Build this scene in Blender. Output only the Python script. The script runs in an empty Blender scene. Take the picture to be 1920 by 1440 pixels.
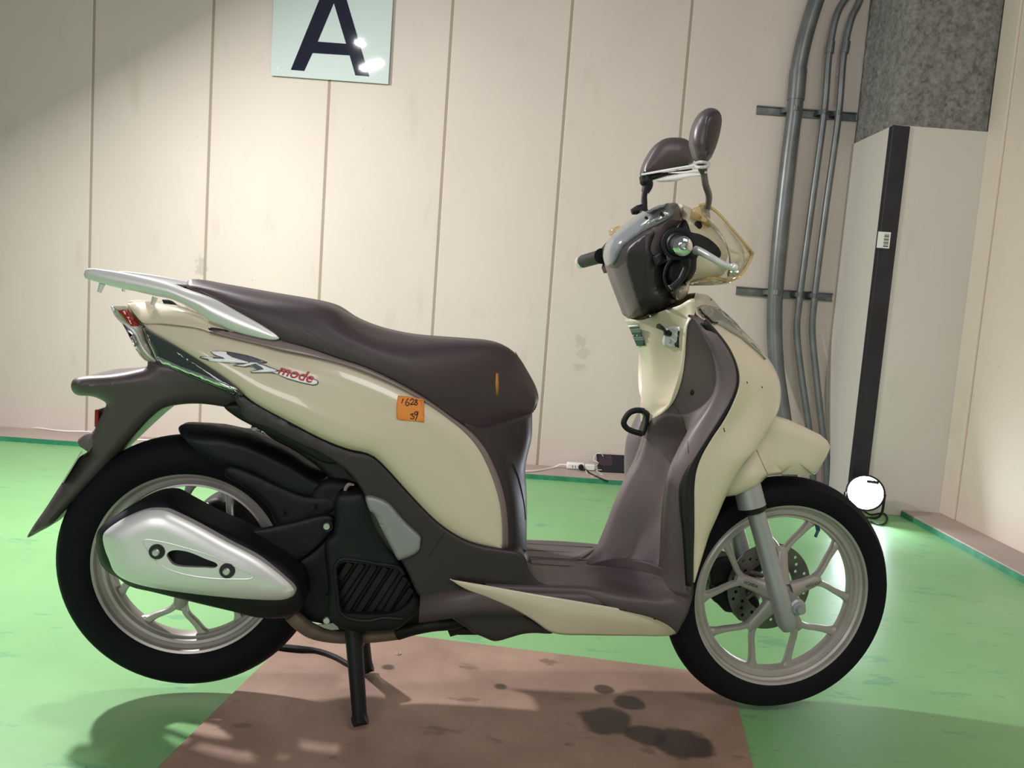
import bpy, bmesh, math, random
from mathutils import Vector, Matrix
from mathutils.geometry import delaunay_2d_cdt
from mathutils.bvhtree import BVHTree
random.seed(4)
S = bpy.context.scene
COL = S.collection
# ------------------------------------------------------------------ camera
F = 1500.0
PITCH, ROLL, YAW, H = math.radians(5.736), math.radians(4.164), math.radians(0.313), 0.90
fwd = Vector((math.sin(YAW)*math.cos(PITCH), math.cos(YAW)*math.cos(PITCH), -math.sin(PITCH)))
rt0 = Vector((math.cos(YAW), -math.sin(YAW), 0)); up0 = rt0.cross(fwd)
RT = rt0*math.cos(ROLL) + up0*math.sin(ROLL); UP = up0*math.cos(ROLL) - rt0*math.sin(ROLL)
CAM = Vector((0, 0, H))
cd = bpy.data.cameras.new('camera'); cam = bpy.data.objects.new('camera', cd); COL.objects.link(cam)
cd.sensor_width = 36; cd.lens = F/1920*36; cd.clip_start = .05
m = Matrix((RT, UP, -fwd)).transposed().to_4x4(); m.translation = CAM
cam.matrix_world = m
S.camera = cam
S.view_settings.view_transform = 'Standard'; S.view_settings.look = 'None'
S.view_settings.gamma = 1; S.view_settings.exposure = 0.0
# ------------------------------------------------------------------ light
wld = bpy.data.worlds.new('world'); S.world = wld; wld.use_nodes = True
bgn = wld.node_tree.nodes['Background']; bgn.inputs[0].default_value = (0.92, 0.90, 0.95, 1); bgn.inputs[1].default_value = 0.15
def area(name, loc, tgt, sx, sy, power, col=(1, 1, 1), spread=180):
    l = bpy.data.lights.new(name, 'AREA'); l.shape = 'RECTANGLE'; l.size = sx; l.size_y = sy; l.energy = power; l.color = col
    l.spread = math.radians(spread)
    o = bpy.data.objects.new(name, l); COL.objects.link(o); o.location = loc
    o.rotation_euler = (Vector(tgt)-Vector(loc)).to_track_quat('-Z', 'Y').to_euler(); return o
area('key_light', (-1.98, 2.66, 2.14), (-.62, 2.62, .08), .13, .09, 86, (1, .97, .96))
area('ceiling_light', (-1.25, 2.1, 2.68), (-1.0, 2.3, 0), .05, .22, 16, (1, .98, .97))
area('ceiling_light', (-1.36, 2.05, 2.86), (-1.3, 2.1, 0), .05, .05, 6, (1, .98, .97))
area('fill_light', (0.9, -.6, 3.1), (1.3, 4.0, 1.0), 1.4, 1.0, 34, (1, .96, .95))  # added soft fill to brighten the right wall and column, no real fixture
area('fill_light', (-1.2, -2.3, 1.7), (0.3, 2.2, .7), 1.8, 1.2, 44, (1, .965, .96))  # added fill from the camera side to lift the scooter's near flank

# ------------------------------------------------------------------ geometry helpers
BA = math.radians(6.2)                                   # heading of the scooter
G0 = Vector((0.693, 1.811, 0.0))                         # front contact point
BU = Vector((math.cos(BA), math.sin(BA), 0)); BN = Vector((math.sin(BA), -math.cos(BA), 0)); BZ = Vector((0, 0, 1))
def ray(x, y): return fwd + RT*((x-960)/F) - UP*((y-720)/F)
def P(x, y, s=0.0):                                      # photo point at lateral distance s of the scooter's mid plane
    r = ray(x, y); O = G0 + BN*s
    return CAM + r*((O-CAM).dot(BN)/r.dot(BN))
def YP(x, y, Y): r = ray(x, y); return CAM + r*(Y/r.y)
def XP(x, y, X): r = ray(x, y); return CAM + r*(X/r.x)
def GP(x, y, z=0.0): r = ray(x, y); return CAM + r*((z-H)/r.z)
def B(u, s, z): return G0 + BU*u + BN*s + BZ*z
def mirror(p): return p - BN*(2*(p-G0).dot(BN))
def cr(x0, y0, k, pts): return [(x0+p[0]/k, y0+p[1]/k)+tuple(p[2:]) for p in pts]
T1 = lambda *p: cr(1040, 180, 3.273, p)
T2 = lambda *p: cr(40, 480, 3, p)
T3 = lambda *p: cr(100, 780, 2.769, p)
T4 = lambda *p: cr(560, 780, 3.13, p)
T5 = lambda *p: cr(820, 540, 2.117, p)
T6 = lambda *p: cr(1100, 540, 3.428, p)
T7 = lambda *p: cr(1220, 860, 3, p)
TH = lambda *p: cr(1140, 340, 6.4, p)
TE = lambda *p: cr(560, 880, 4.363, p)
TI = lambda *p: cr(1150, 560, 5.54, p)
TS = lambda *p: cr(360, 500, 3.84, p)

def wloc(o):
    v = Vector((0, 0, 0))
    while o is not None: v = v + o.location; o = o.parent
    return v
def finish(name, verts, faces, mat, parent=None, smooth=35, solid=0, bevel=0, sub=0, merge=1e-5):
    me = bpy.data.meshes.new(name)
    org = wloc(parent) if parent else Vector((0, 0, 0))
    me.from_pydata([tuple(Vector(v)-org) for v in verts], [], faces)
    bm = bmesh.new(); bm.from_mesh(me)
    if merge: bmesh.ops.remove_doubles(bm, verts=bm.verts, dist=merge)
    bmesh.ops.recalc_face_normals(bm, faces=bm.faces)
    bm.to_mesh(me); bm.free()
    me.materials.append(mat)
    if smooth:
        me.shade_smooth(); me.set_sharp_from_angle(angle=math.radians(smooth))
    o = bpy.data.objects.new(name, me); COL.objects.link(o)
    if parent: o.parent = parent
    if solid:
        md = o.modifiers.new('solid', 'SOLIDIFY'); md.thickness = solid; md.offset = -1
    if bevel:
        md = o.modifiers.new('bevel', 'BEVEL'); md.width = bevel; md.segments = 2; md.limit_method = 'ANGLE'
    if sub:
        md = o.modifiers.new('sub', 'SUBSURF'); md.levels = sub; md.render_levels = sub
    return o
class MB:
    def __init__(s): s.v = []; s.f = []
    def add(s, v, f): n = len(s.v); s.v += [Vector(x) for x in v]; s.f += [[i+n for i in q] for q in f]; return s
    def box(s, a, b, M=None):
        v = [Vector((x, y, z)) for x in (a[0], b[0]) for y in (a[1], b[1]) for z in (a[2], b[2])]
        if M: v = [M @ q for q in v]
        return s.add(v, [(0,1,3,2),(4,6,7,5),(0,4,5,1),(2,3,7,6),(0,2,6,4),(1,5,7,3)])
    def tube(s, pts, r, n=10, close=False, sm=6, caps=True, flat=None):
        if sm and len(pts) > 2: pts, r = smooth_line(pts, sm, close, r)
        if not isinstance(r, (list, tuple)): r = [r]*len(pts)
        L = len(pts); rings = []; prev = None
        for i, p in enumerate(pts):
            a = pts[i-1] if (i > 0 or close) else pts[i]; b = pts[(i+1) % L] if (i < L-1 or close) else pts[i]
            t = (b-a).normalized()
            if prev is None: x = t.orthogonal().normalized() if flat is None else (flat - t*flat.dot(t)).normalized()
            else: x = (prev - t*prev.dot(t)).normalized()
            prev = x; y = t.cross(x)
            rings.append([p + (x*math.cos(2*math.pi*k/n) + y*math.sin(2*math.pi*k/n))*r[i] for k in range(n)])
        v = [q for g in rings for q in g]; f = []
        for i in range(L if close else L-1):
            j = (i+1) % L
            for k in range(n): f.append((i*n+k, i*n+(k+1) % n, j*n+(k+1) % n, j*n+k))
        if caps and not close: f.append(list(range(n))[::-1]); f.append([(L-1)*n+k for k in range(n)])
        return s.add(v, f)
    def sweep(s, pts, ax, ws, hs):                               # one bevelled bar along pts, width ws across, height hs along ax
        n = len(pts); v = []
        for i, p in enumerate(pts):
            d = (pts[min(i+1, n-1)]-pts[max(i-1, 0)]).normalized(); w = ax.cross(d).normalized(); W_, H_ = ws[i], hs[i]
            v += [p+w*(W_*x_)+ax*(H_*y_) for x_, y_ in ((-1, -.5), (-1, .35), (-.7, .9), (0, 1), (.7, .9), (1, .35), (1, -.5), (.6, -1), (-.6, -1))]
        f = [tuple(range(9))[::-1], tuple((n-1)*9+j for j in range(9))]
        for i in range(n-1): f += [(i*9+j, i*9+(j+1) % 9, (i+1)*9+(j+1) % 9, (i+1)*9+j) for j in range(9)]
        return s.add(v, f)
    def lathe(s, prof, c, ax, n=48, close=False, ref=None):     # prof: (radius, offset along axis)
        ax = ax.normalized(); x = (ref or ax.orthogonal()).normalized(); x = (x-ax*x.dot(ax)).normalized(); y = ax.cross(x)
        v = []; m_ = len(prof)
        for k in range(n):
            a = 2*math.pi*k/n; d = x*math.cos(a)+y*math.sin(a)
            v += [c + d*r + ax*h for r, h in prof]
        f = []
        for k in range(n):
            k2 = (k+1) % n
            for j in range(m_ if close else m_-1):
                j2 = (j+1) % m_
                f.append((k*m_+j, k*m_+j2, k2*m_+j2, k2*m_+j))
        return s.add(v, f)
    def ball(s, c, r, n=12, sc=(1, 1, 1)):
        prof = [(r*math.sin(math.pi*i/8)+1e-6, -r*math.cos(math.pi*i/8)) for i in range(9)]
        return s.lathe(prof, c, BZ, n)
    def prism(s, pts, d):                                        # planar loop of 3-D points, extruded by vector d
        n = len(pts)
        fr = [[n+i for i in range(n)]]
        return s.add(list(pts)+[p+d for p in pts], [list(range(n))[::-1]]+fr+[(i, (i+1) % n, n+(i+1) % n, n+i) for i in range(n)])
    def build(s, name, mat, parent=None, **k): return finish(name, s.v, s.f, mat, parent, **k)
def smooth_line(pts, k=6, close=False, rad=None):
    L = len(pts); out = []; ro = []
    pts = [Vector(p) for p in pts]
    isr = isinstance(rad, (list, tuple))
    for i in range(L if close else L-1):
        p1, p2 = pts[i], pts[(i+1) % L]
        p0 = pts[i-1] if (i > 0 or close) else p1*2-p2
        p3 = pts[(i+2) % L] if (i+2 < L or close) else p2*2-p1
        for q in range(k):
            t = q/k
            d0, d1, d2 = max((p1-p0).length, 1e-6)**.5, max((p2-p1).length, 1e-6)**.5, max((p3-p2).length, 1e-6)**.5
            m1 = (p1-p0)/d0 - (p2-p0)/(d0+d1) + (p2-p1)/d1; m2 = (p2-p1)/d1 - (p3-p1)/(d1+d2) + (p3-p2)/d2
            m1 *= d1; m2 *= d1
            out.append(p1*(2*t**3-3*t**2+1) + m1*(t**3-2*t**2+t) + p2*(-2*t**3+3*t**2) + m2*(t**3-t**2))
            if isr: ro.append(rad[i]*(1-t)+rad[(i+1) % L]*t)
    if not close:
        out.append(pts[-1])
        if isr: ro.append(rad[-1])
    return (out, ro if isr else rad) if rad is not None else out
def resample(pts, n):
    d = [0]
    for a, b in zip(pts, pts[1:]): d.append(d[-1]+(b-a).length)
    out = []; j = 0
    for i in range(n):
        t = d[-1]*i/(n-1)
        while j < len(d)-2 and d[j+1] < t: j += 1
        w = (t-d[j])/max(d[j+1]-d[j], 1e-9); out.append(pts[j].lerp(pts[j+1], min(max(w, 0), 1)))
    return out
def line(pts, s=None, n=28):                             # photo line -> evenly spaced scooter points
    if s is None: w = [Vector(p[:3]) for p in pts]
    elif isinstance(s, (int, float)): w = [Vector((p[0], p[1], s)) for p in pts]
    else:
        w = []; d = [0]
        for a, b in zip(pts, pts[1:]): d.append(d[-1]+math.hypot(b[0]-a[0], b[1]-a[1]))
        for p, q in zip(pts, d):
            t = q/d[-1]*(len(s)-1); i = min(int(t), len(s)-2); w.append(Vector((p[0], p[1], s[i]+(s[i+1]-s[i])*(t-i))))
    v = [P(*p) for p in w]
    return resample(smooth_line(v, 6), n)
def mix(A, D, t, ds=0.0, shape=True):
    n = len(A); out = []
    for i, (a, d) in enumerate(zip(A, D)):
        e = math.sin(math.pi*i/(n-1))**.6 if shape else 1
        out.append(a.lerp(d, t) + BN*(ds*e))
    return out
def skin(name, lines, mat, parent, mir=True, sub=4, solid=.003, split=False, **k):
    n = len(lines[0]); rows = []
    if sub > 1:
        cols = [smooth_line([l[i] for l in lines], sub) for i in range(n)]
        rows = [[c[j] for c in cols] for j in range(len(cols[0]))]
    else: rows = lines
    mb = MB()
    def grid(rows):
        mb.add([p for r in rows for p in r], [(i*n+j, i*n+j+1, (i+1)*n+j+1, (i+1)*n+j) for i in range(len(rows)-1) for j in range(n-1)])
    grid(rows)
    if split:
        m2 = MB(); m2.add([mirror(p) for r in rows for p in r], [(i*n+j, (i+1)*n+j, (i+1)*n+j+1, i*n+j+1) for i in range(len(rows)-1) for j in range(n-1)])
        m2.build(name, mat, parent, merge=2e-4, solid=solid, **k)
    elif mir: grid([[mirror(p) for p in r] for r in rows])
    o = mb.build(name, mat, parent, merge=2e-4, solid=solid, **k)
    return o
def pin(p, poly):
    x, y = p; c = False
    for i in range(len(poly)):
        (x1, y1), (x2, y2) = poly[i-1], poly[i]
        if (y1 > y) != (y2 > y) and x < (x2-x1)*(y-y1)/(y2-y1)+x1: c = not c
    return c
def pdist(p, poly):
    m_ = 1e9
    for i in range(len(poly)):
        (x1, y1), (x2, y2) = poly[i-1], poly[i]; dx, dy = x2-x1, y2-y1; L = dx*dx+dy*dy
        t = 0 if L == 0 else max(0, min(1, ((p[0]-x1)*dx+(p[1]-y1)*dy)/L))
        m_ = min(m_, math.hypot(p[0]-x1-t*dx, p[1]-y1-t*dy))
    return m_
def plate(name, outline, mat, parent, s=.1, bulge=.01, w=12, back=None, mir=False, holes=(), sm=4, step=9, edge=None, **k):
    """solid piece with the traced outline; s = lateral position of its rim (number or function), bulge = rise over w px, back = thickness or mirrored body"""
    sf = s if callable(s) else (lambda x, y: s)
    def loop(o): 
        q = [Vector((a[0], a[1], 0)) for a in o]
        if sm: q = smooth_line(q, sm, True)
        return [(a.x, a.y) for a in q]
    ol = loop(outline); hs = [loop(h) for h in holes]
    pts = list(ol); loops = [list(range(len(ol)))]
    for h in hs: loops.append(list(range(len(pts), len(pts)+len(h)))); pts += h
    nb = len(pts)
    area_ = sum(ol[i-1][0]*ol[i][1]-ol[i][0]*ol[i-1][1] for i in range(len(ol)))
    sg = 1 if area_ > 0 else -1
    allb = [ol]+hs
    inner = []
    for fr in (.06, .22, .5, .85) if bulge else ():
        for i in range(len(ol)):
            a, b = ol[i-1], ol[(i+1) % len(ol)]; dx, dy = b[0]-a[0], b[1]-a[1]; L = math.hypot(dx, dy) or 1
            q = (ol[i][0]-sg*dy/L*w*fr, ol[i][1]+sg*dx/L*w*fr)
            if pin(q, ol) and pdist(q, ol) > w*fr*.9 and not any(pin(q, h) or pdist(q, h) < 2 for h in hs): inner.append(q)
    xs = [p[0] for p in ol]; ys = [p[1] for p in ol]
    y = min(ys); row = 0
    while y < max(ys):
        x = min(xs)+(row % 2)*step/2
        while x < max(xs):
            q = (x, y)
            if pin(q, ol):
                d = min(pdist(q, b) for b in allb)
                if d > step*.55 and (not bulge or pdist(q, ol) > w*.95) and not any(pin(q, h) for h in hs): inner.append(q)
            x += step
        y += step*.87; row += 1
    pts += inner
    edges = [(l[i-1], l[i]) for l in loops for i in range(len(l))]
    r = delaunay_2d_cdt([Vector(p) for p in pts], edges, [], 0, 1e-4)
    V2 = [(v.x, v.y) for v in r[0]]
    tri = []
    for f in r[2]:
        c = (sum(V2[i][0] for i in f)/len(f), sum(V2[i][1] for i in f)/len(f))
        if pin(c, ol) and not any(pin(c, h) for h in hs): tri.append(list(f))
    def rise(p):
        if not bulge: return 0
        d = pdist(p, ol)/w
        return bulge*math.sqrt(max(0, 1-(1-min(d, 1))**2))
    front = [P(p[0], p[1], sf(*p)+rise(p)) for p in V2]
    if mir: bk = [mirror(p) for p in front]
    else:
        T = back if back is not None else .01
        bk = [P(p[0], p[1], sf(*p)) - BN*T for p in V2]
    n = len(V2); fs = [f for f in tri]+[[i+n for i in f][::-1] for f in tri]
    cnt = {}
    for f in tri:
        for i in range(3):
            e = (f[i-1], f[i]); cnt[frozenset(e)] = cnt.get(frozenset(e), 0)+1
    for f in tri:
        for i in range(3):
            a, b = f[i-1], f[i]
            if cnt[frozenset((a, b))] == 1: fs.append([b, a, a+n, b+n])
    return finish(name, front+bk, fs, mat, parent, merge=0, **k)
# surface marks: points dropped from the camera's line of sight onto a built surface
def bvh_of(*objs):
    V = []; Fc = []
    dg = bpy.context.evaluated_depsgraph_get(); 
    for o in objs:
        n = len(V); org = wloc(o)
        V += [v.co+org for v in o.data.vertices]; Fc += [[i+n for i in p.vertices] for p in o.data.polygons]
    return BVHTree.FromPolygons(V, Fc)
def onto(bv, x, y, off=.0012, dflt=.15):
    r = ray(x, y).normalized(); h = bv.ray_cast(CAM, r)
    if h[0] is None: return P(x, y, dflt)
    nn = h[1] if h[1].dot(r) < 0 else -h[1]
    return h[0] + nn*off
def decal(name, outline, mat, parent, bv, off=.0012, sm=0, thick=.0006, step=6):
    o_ = [Vector((a[0], a[1], 0)) for a in outline]
    if sm: o_ = smooth_line(o_, sm, True)
    ol = [(a.x, a.y) for a in o_]; pts = list(ol)
    x0, x1, y0, y1 = min(p[0] for p in ol), max(p[0] for p in ol), min(p[1] for p in ol), max(p[1] for p in ol)
    y = y0
    while y < y1:
        x = x0
        while x < x1:
            if pin((x, y), ol) and pdist((x, y), ol) > step*.4: pts.append((x, y))
            x += step
        y += step
    r = delaunay_2d_cdt([Vector(p) for p in pts], [(i-1 if i else len(ol)-1, i) for i in range(len(ol))], [], 0, 1e-4)
    V2 = [(v.x, v.y) for v in r[0]]
    tri = [list(f) for f in r[2] if pin((sum(V2[i][0] for i in f)/3, sum(V2[i][1] for i in f)/3), ol)]
    return finish(name, [onto(bv, p[0], p[1], off) for p in V2], tri, mat, parent, merge=0, solid=thick)
def stroke(mb, pts, bv, r=.0008, off=.0008, sm=4, n=6):
    q = [Vector((p[0], p[1], 0)) for p in pts]
    if sm and len(q) > 2: q = smooth_line(q, sm)
    mb.tube([onto(bv, p.x, p.y, off) for p in q], r, n, sm=0)
def text_mesh(txt, conv, mat, name, parent, size=1, shear=0, solid=.0008, bold=0):
    cu = bpy.data.curves.new('t', 'FONT'); cu.body = txt; cu.size = size; cu.shear = shear; cu.resolution_u = 3; cu.offset = bold
    ob = bpy.data.objects.new('t', cu); COL.objects.link(ob)
    bpy.context.view_layer.update()
    me = bpy.data.meshes.new_from_object(ob.evaluated_get(bpy.context.evaluated_depsgraph_get()))
    vs = [conv(v.co.x, v.co.y) for v in me.vertices]; fs = [list(p.vertices) for p in me.polygons]
    bpy.data.objects.remove(ob); bpy.data.meshes.remove(me)
    return finish(name, vs, fs, mat, parent, merge=0, smooth=0, solid=solid)
def empty(name, loc, label, cat, group=None):
    o = bpy.data.objects.new(name, None); COL.objects.link(o); o.location = loc; o.empty_display_size = .1
    return tag(o, label, cat, group)
def tag(o, label=None, cat=None, group=None, kind=None):
    if label: o['label'] = label
    if cat: o['category'] = cat
    if group: o['group'] = group
    if kind: o['kind'] = kind
    return o
# ------------------------------------------------------------------ materials
def mat(name, col, rough=.5, metal=0, coat=0, spec=.5, alpha=1, trans=0, emit=None, estr=0, noise=None, bump=None, ior=1.45, croughness=.05):
    m_ = bpy.data.materials.new(name); m_.use_nodes = True; nt = m_.node_tree; b = nt.nodes['Principled BSDF']
    b.inputs['Base Color'].default_value = (*col, 1); b.inputs['Roughness'].default_value = rough; b.inputs['Metallic'].default_value = metal
    b.inputs['Coat Weight'].default_value = coat; b.inputs['Coat Roughness'].default_value = croughness; b.inputs['Specular IOR Level'].default_value = spec
    b.inputs['Transmission Weight'].default_value = trans; b.inputs['IOR'].default_value = ior
    if alpha < 1: b.inputs['Alpha'].default_value = alpha
    if emit: b.inputs['Emission Color'].default_value = (*emit, 1); b.inputs['Emission Strength'].default_value = estr
    tc = nt.nodes.new('ShaderNodeTexCoord')
    if noise:                                            # (scale, second colour, low, high)
        n = nt.nodes.new('ShaderNodeTexNoise'); n.inputs['Scale'].default_value = noise[0]; n.inputs['Detail'].default_value = 6
        r = nt.nodes.new('ShaderNodeValToRGB'); r.color_ramp.elements[0].position = noise[2]; r.color_ramp.elements[1].position = noise[3]
        r.color_ramp.elements[0].color = (*col, 1); r.color_ramp.elements[1].color = (*noise[1], 1)
        nt.links.new(tc.outputs['Object'], n.inputs['Vector']); nt.links.new(n.outputs['Fac'], r.inputs['Fac']); nt.links.new(r.outputs['Color'], b.inputs['Base Color'])
    if bump:                                             # (scale, strength, distance)
        n = nt.nodes.new('ShaderNodeTexNoise'); n.inputs['Scale'].default_value = bump[0]; n.inputs['Detail'].default_value = 5
        u = nt.nodes.new('ShaderNodeBump'); u.inputs['Strength'].default_value = bump[1]; u.inputs['Distance'].default_value = bump[2]
        nt.links.new(tc.outputs['Object'], n.inputs['Vector']); nt.links.new(n.outputs['Fac'], u.inputs['Height']); nt.links.new(u.outputs['Normal'], b.inputs['Normal'])
    return m_
M = dict(
 cream=mat('cream_paint', (.67, .60, .455), .30, 0, .6, noise=(3, (.64, .57, .43), .3, .7)),
 brown=mat('plum_plastic', (.150, .118, .122), .40, 0, 0, noise=(9, (.130, .102, .106), .35, .7), bump=(900, .05, .001)),
 fend=mat('rear_fender_plastic', (.080, .062, .066), .38, bump=(700, .05, .001)), floor=mat('floor_plastic', (.085, .066, .068), .45, bump=(500, .1, .001)),
 dbrown=mat('dark_plum_plastic', (.034, .027, .029), .42, bump=(900, .05, .001)),
 black=mat('black_plastic', (.006, .007, .009), .50, spec=.35, noise=(14, (.010, .012, .013), .45, .75)),
 engine=mat('dusty_black_plastic', (.006, .008, .008), .55, spec=.35, noise=(11, (.022, .025, .023), .5, .8), bump=(40, .15, .002)),
 rubber=mat('tyre_rubber', (.007, .0072, .010), .72, spec=.15, bump=(300, .08, .001)),
 seat=mat('seat_vinyl', (.060, .045, .048), .45, bump=(700, .25, .0008), noise=(6, (.052, .038, .042), .3, .7)),
 silver=mat('silver_paint', (.76, .76, .755), .36, .40, .15),
 alu=mat('wheel_alloy', (.47, .44, .42), .42, .5, noise=(10, (.36, .33, .31), .45, .8)),
 fork=mat('fork_alloy', (.40, .41, .42), .45, .5),
 grey=mat('grey_plastic', (.28, .29, .29), .42, .2),
 chrome=mat('chrome', (.85, .86, .88), .06, 1),
 steel=mat('bolt_steel', (.62, .62, .60), .3, .9),
 disc=mat('brake_disc_steel', (.20, .19, .18), .35, .9),
 smoke=mat('smoked_trim', (.03, .045, .04), .08, 0, 1),
 pipe=mat('heat_stained_pipe', (.17, .13, .105), .45, .5, noise=(14, (.26, .21, .17), .4, .7)),
 conduit=mat('conduit_grey', (.135, .145, .145), .36, .45, noise=(9, (.18, .19, .19), .4, .7)),
 strip=mat('glossy_plum_strip', (.22, .17, .165), .26, 0, .2),  # plum made paler, its glossy reflection is put into the base colour
 rail=mat('galvanised_rail', (.13, .14, .145), .4, .6, noise=(20, (.20, .21, .21), .45, .7)),
 red=mat('red_lens', (.28, .012, .012), .12, 0, 1),
 clear=mat('clear_lens', (.84, .82, .72), .06, trans=.85, ior=1.3), tail=mat('tail_lens', (.55, .52, .44), .08, 0, 1, trans=.45, ior=1.4),
 lensgrey=mat('turn_lens', (.22, .22, .17), .08, 0, 1, noise=(25, (.30, .30, .25), .35, .7)),
 amber=mat('yellowed_plastic', (.86, .68, .36), .12, trans=.75, ior=1.2),
 glass=mat('meter_glass', (.45, .47, .50), .06, trans=.6, ior=1.4),
 white=mat('white_plastic', (.80, .80, .78), .4), paper=mat('white_paper', (.78, .78, .74), .7),
 film=mat('clear_tape', (.86, .86, .86), .25, trans=.45, ior=1.2),
 orange=mat('orange_paper', (.80, .27, .045), .65), ink=mat('black_ink', (.01, .01, .012), .5),
 yellowtape=mat('yellow_tape', (.50, .23, .045), .5), whiteink=mat('white_ink', (.92, .93, .95), .3), redink=mat('red_ink', (.50, .035, .03), .35),
 greenlab=mat('dark_green_label', (.03, .065, .055), .35), key=mat('key_plate', (.75, .76, .78), .25, .3),
 signw=mat('sign_face', (.62, .70, .69), .045, 0, 1, croughness=.03), signb=mat('sign_letter', (.012, .014, .03), .05, 0, 1, croughness=.03),
 guard=mat('guard_rubber', (.012, .012, .018), .5, noise=(8, (.02, .02, .026), .4, .7)),
 cable=mat('white_cable', (.80, .76, .69), .5), screen=mat('tablet_screen', (.06, .035, .045), .08, 0, 1),
 lamp=mat('lamp_lens', (1, 1, 1), .3, emit=(.86, .88, 1), estr=22), stitch=mat('grey_thread', (.10, .08, .085), .8),
)
def nodes(name):
    m_ = bpy.data.materials.new(name); m_.use_nodes = True; nt = m_.node_tree; return m_, nt, nt.nodes['Principled BSDF']
def N(nt, t, **kw):
    n = nt.nodes.new(t)
    for k_, v in kw.items():
        try: n.inputs[k_].default_value = v
        except Exception: setattr(n, k_, v)
    return n
def ramp(nt, src, stops):
    r = nt.nodes.new('ShaderNodeValToRGB'); e = r.color_ramp.elements
    while len(e) < len(stops): e.new(.5)
    for q, (p, c) in zip(e, stops): q.position = p; q.color = (*c, 1)
    nt.links.new(src, r.inputs['Fac']); return r.outputs['Color']
def mixc(nt, f, a, b, mode='MIX'):
    x = nt.nodes.new('ShaderNodeMix'); x.data_type = 'RGBA'; x.blend_type = mode
    for s_, v in ((0, f), (6, a), (7, b)):
        if hasattr(v, 'is_linked') or hasattr(v, 'links'): nt.links.new(v, x.inputs[s_])
        elif isinstance(v, tuple): x.inputs[s_].default_value = (*v, 1)
        else: x.inputs[s_].default_value = v
    return x.outputs[2]
def scaled_noise(nt, scale, vec=(1, 1, 1), detail=5, w=0, rough=.55):
    tc = nt.nodes.new('ShaderNodeTexCoord'); mp = nt.nodes.new('ShaderNodeMapping'); mp.inputs['Scale'].default_value = vec; mp.inputs['Location'].default_value = (w, w*.7, w*.3)
    n = nt.nodes.new('ShaderNodeTexNoise'); n.inputs['Scale'].default_value = scale; n.inputs['Detail'].default_value = detail; n.inputs['Roughness'].default_value = rough
    nt.links.new(tc.outputs['Object'], mp.inputs['Vector']); nt.links.new(mp.outputs['Vector'], n.inputs['Vector']); return n.outputs['Fac']
W3, K3 = (1, 1, 1), (0, 0, 0)
def stain(nt, c, g, rad, col, amt=.85, axes=(1, 1, 0), wob=1.2, sc=14, stretch=(1, 1, 1)):
    tc = nt.nodes.new('ShaderNodeTexCoord')
    vd = nt.nodes.new('ShaderNodeVectorMath'); vd.operation = 'DISTANCE'; vd.inputs[1].default_value = [g[i]*axes[i]*stretch[i] for i in range(3)]
    nz = nt.nodes.new('ShaderNodeTexNoise'); nz.inputs['Scale'].default_value = sc; nz.inputs['Detail'].default_value = 5
    vm = nt.nodes.new('ShaderNodeVectorMath'); vm.operation = 'MULTIPLY'; vm.inputs[1].default_value = [axes[i]*stretch[i] for i in range(3)]
    nt.links.new(tc.outputs['Object'], vm.inputs[0]); nt.links.new(vm.outputs[0], vd.inputs[0]); nt.links.new(vm.outputs[0], nz.inputs['Vector'])
    ad = nt.nodes.new('ShaderNodeMath'); ad.operation = 'MULTIPLY_ADD'; ad.inputs[1].default_value = rad*wob; ad.inputs[2].default_value = -rad*wob/2
    nt.links.new(nz.outputs['Fac'], ad.inputs[0])
    sm_ = nt.nodes.new('ShaderNodeMath'); sm_.operation = 'ADD'; nt.links.new(vd.outputs['Value'], sm_.inputs[0]); nt.links.new(ad.outputs[0], sm_.inputs[1])
    return mixc(nt, ramp(nt, sm_.outputs[0], [(rad*.75, (amt,)*3), (rad*1.15, K3)]), c, col)
def wall_mat(name, c1, c2, dirt, marks=()):
    m_, nt, b = nodes(name)
    base = ramp(nt, scaled_noise(nt, 1.3, (1, 1, .6), 4), [(.3, c1), (.7, c2)])
    d = ramp(nt, scaled_noise(nt, 5, (1.5, 1, .5), 8, 3), [(.60, K3), (.78, (.5, .5, .5))])
    c = mixc(nt, d, base, dirt)
    sp = ramp(nt, scaled_noise(nt, 38, (1, 1, 1), 3, 9), [(.70, K3), (.75, (.55, .55, .55))])
    c = mixc(nt, sp, c, tuple(x*.65 for x in c1))
    for (px, py, rad, amt, strx) in marks: c = stain(nt, c, YP(px, py, 4.33), rad, (.30, .26, .22), amt, (1, 0, 1), 3.2, 30, (strx, 1, 1))
    nt.links.new(c, b.inputs['Base Color']); b.inputs['Roughness'].default_value = .62
    bu = nt.nodes.new('ShaderNodeBump'); bu.inputs['Strength'].default_value = .08; bu.inputs['Distance'].default_value = .004
    nt.links.new(scaled_noise(nt, 60), bu.inputs['Height']); nt.links.new(bu.outputs['Normal'], b.inputs['Normal'])
    return m_
MW = wall_mat('painted_panel', (.61, .522, .475), (.67, .58, .525), (.50, .42, .35), ((1088, 640, .035, .28, 1.2), (1096, 662, .03, .25, .8), (1085, 688, .02, .28, .5), (378, 500, .05, .40, 1.6), (372, 535, .03, .3, 2), (230, 780, .05, .2, .6), (560, 850, .03, .2, .5)))
MWR = wall_mat('painted_side_wall', (.62, .52, .43), (.68, .58, .49), (.50, .42, .33))
MCL = wall_mat('column_board', (.57, .525, .485), (.61, .57, .525), (.47, .43, .39))
MCURB = wall_mat('curb_concrete', (.36, .29, .25), (.44, .36, .31), (.25, .20, .17))
MGROOVE = mat('joint_sealant', (.36, .29, .23), .8)
m_, nt, b = nodes('green_floor_paint'); MFLOOR = m_
base = ramp(nt, scaled_noise(nt, 1.2, detail=5), [(.3, (.190, .42, .170)), (.7, (.230, .49, .205))])
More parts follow.
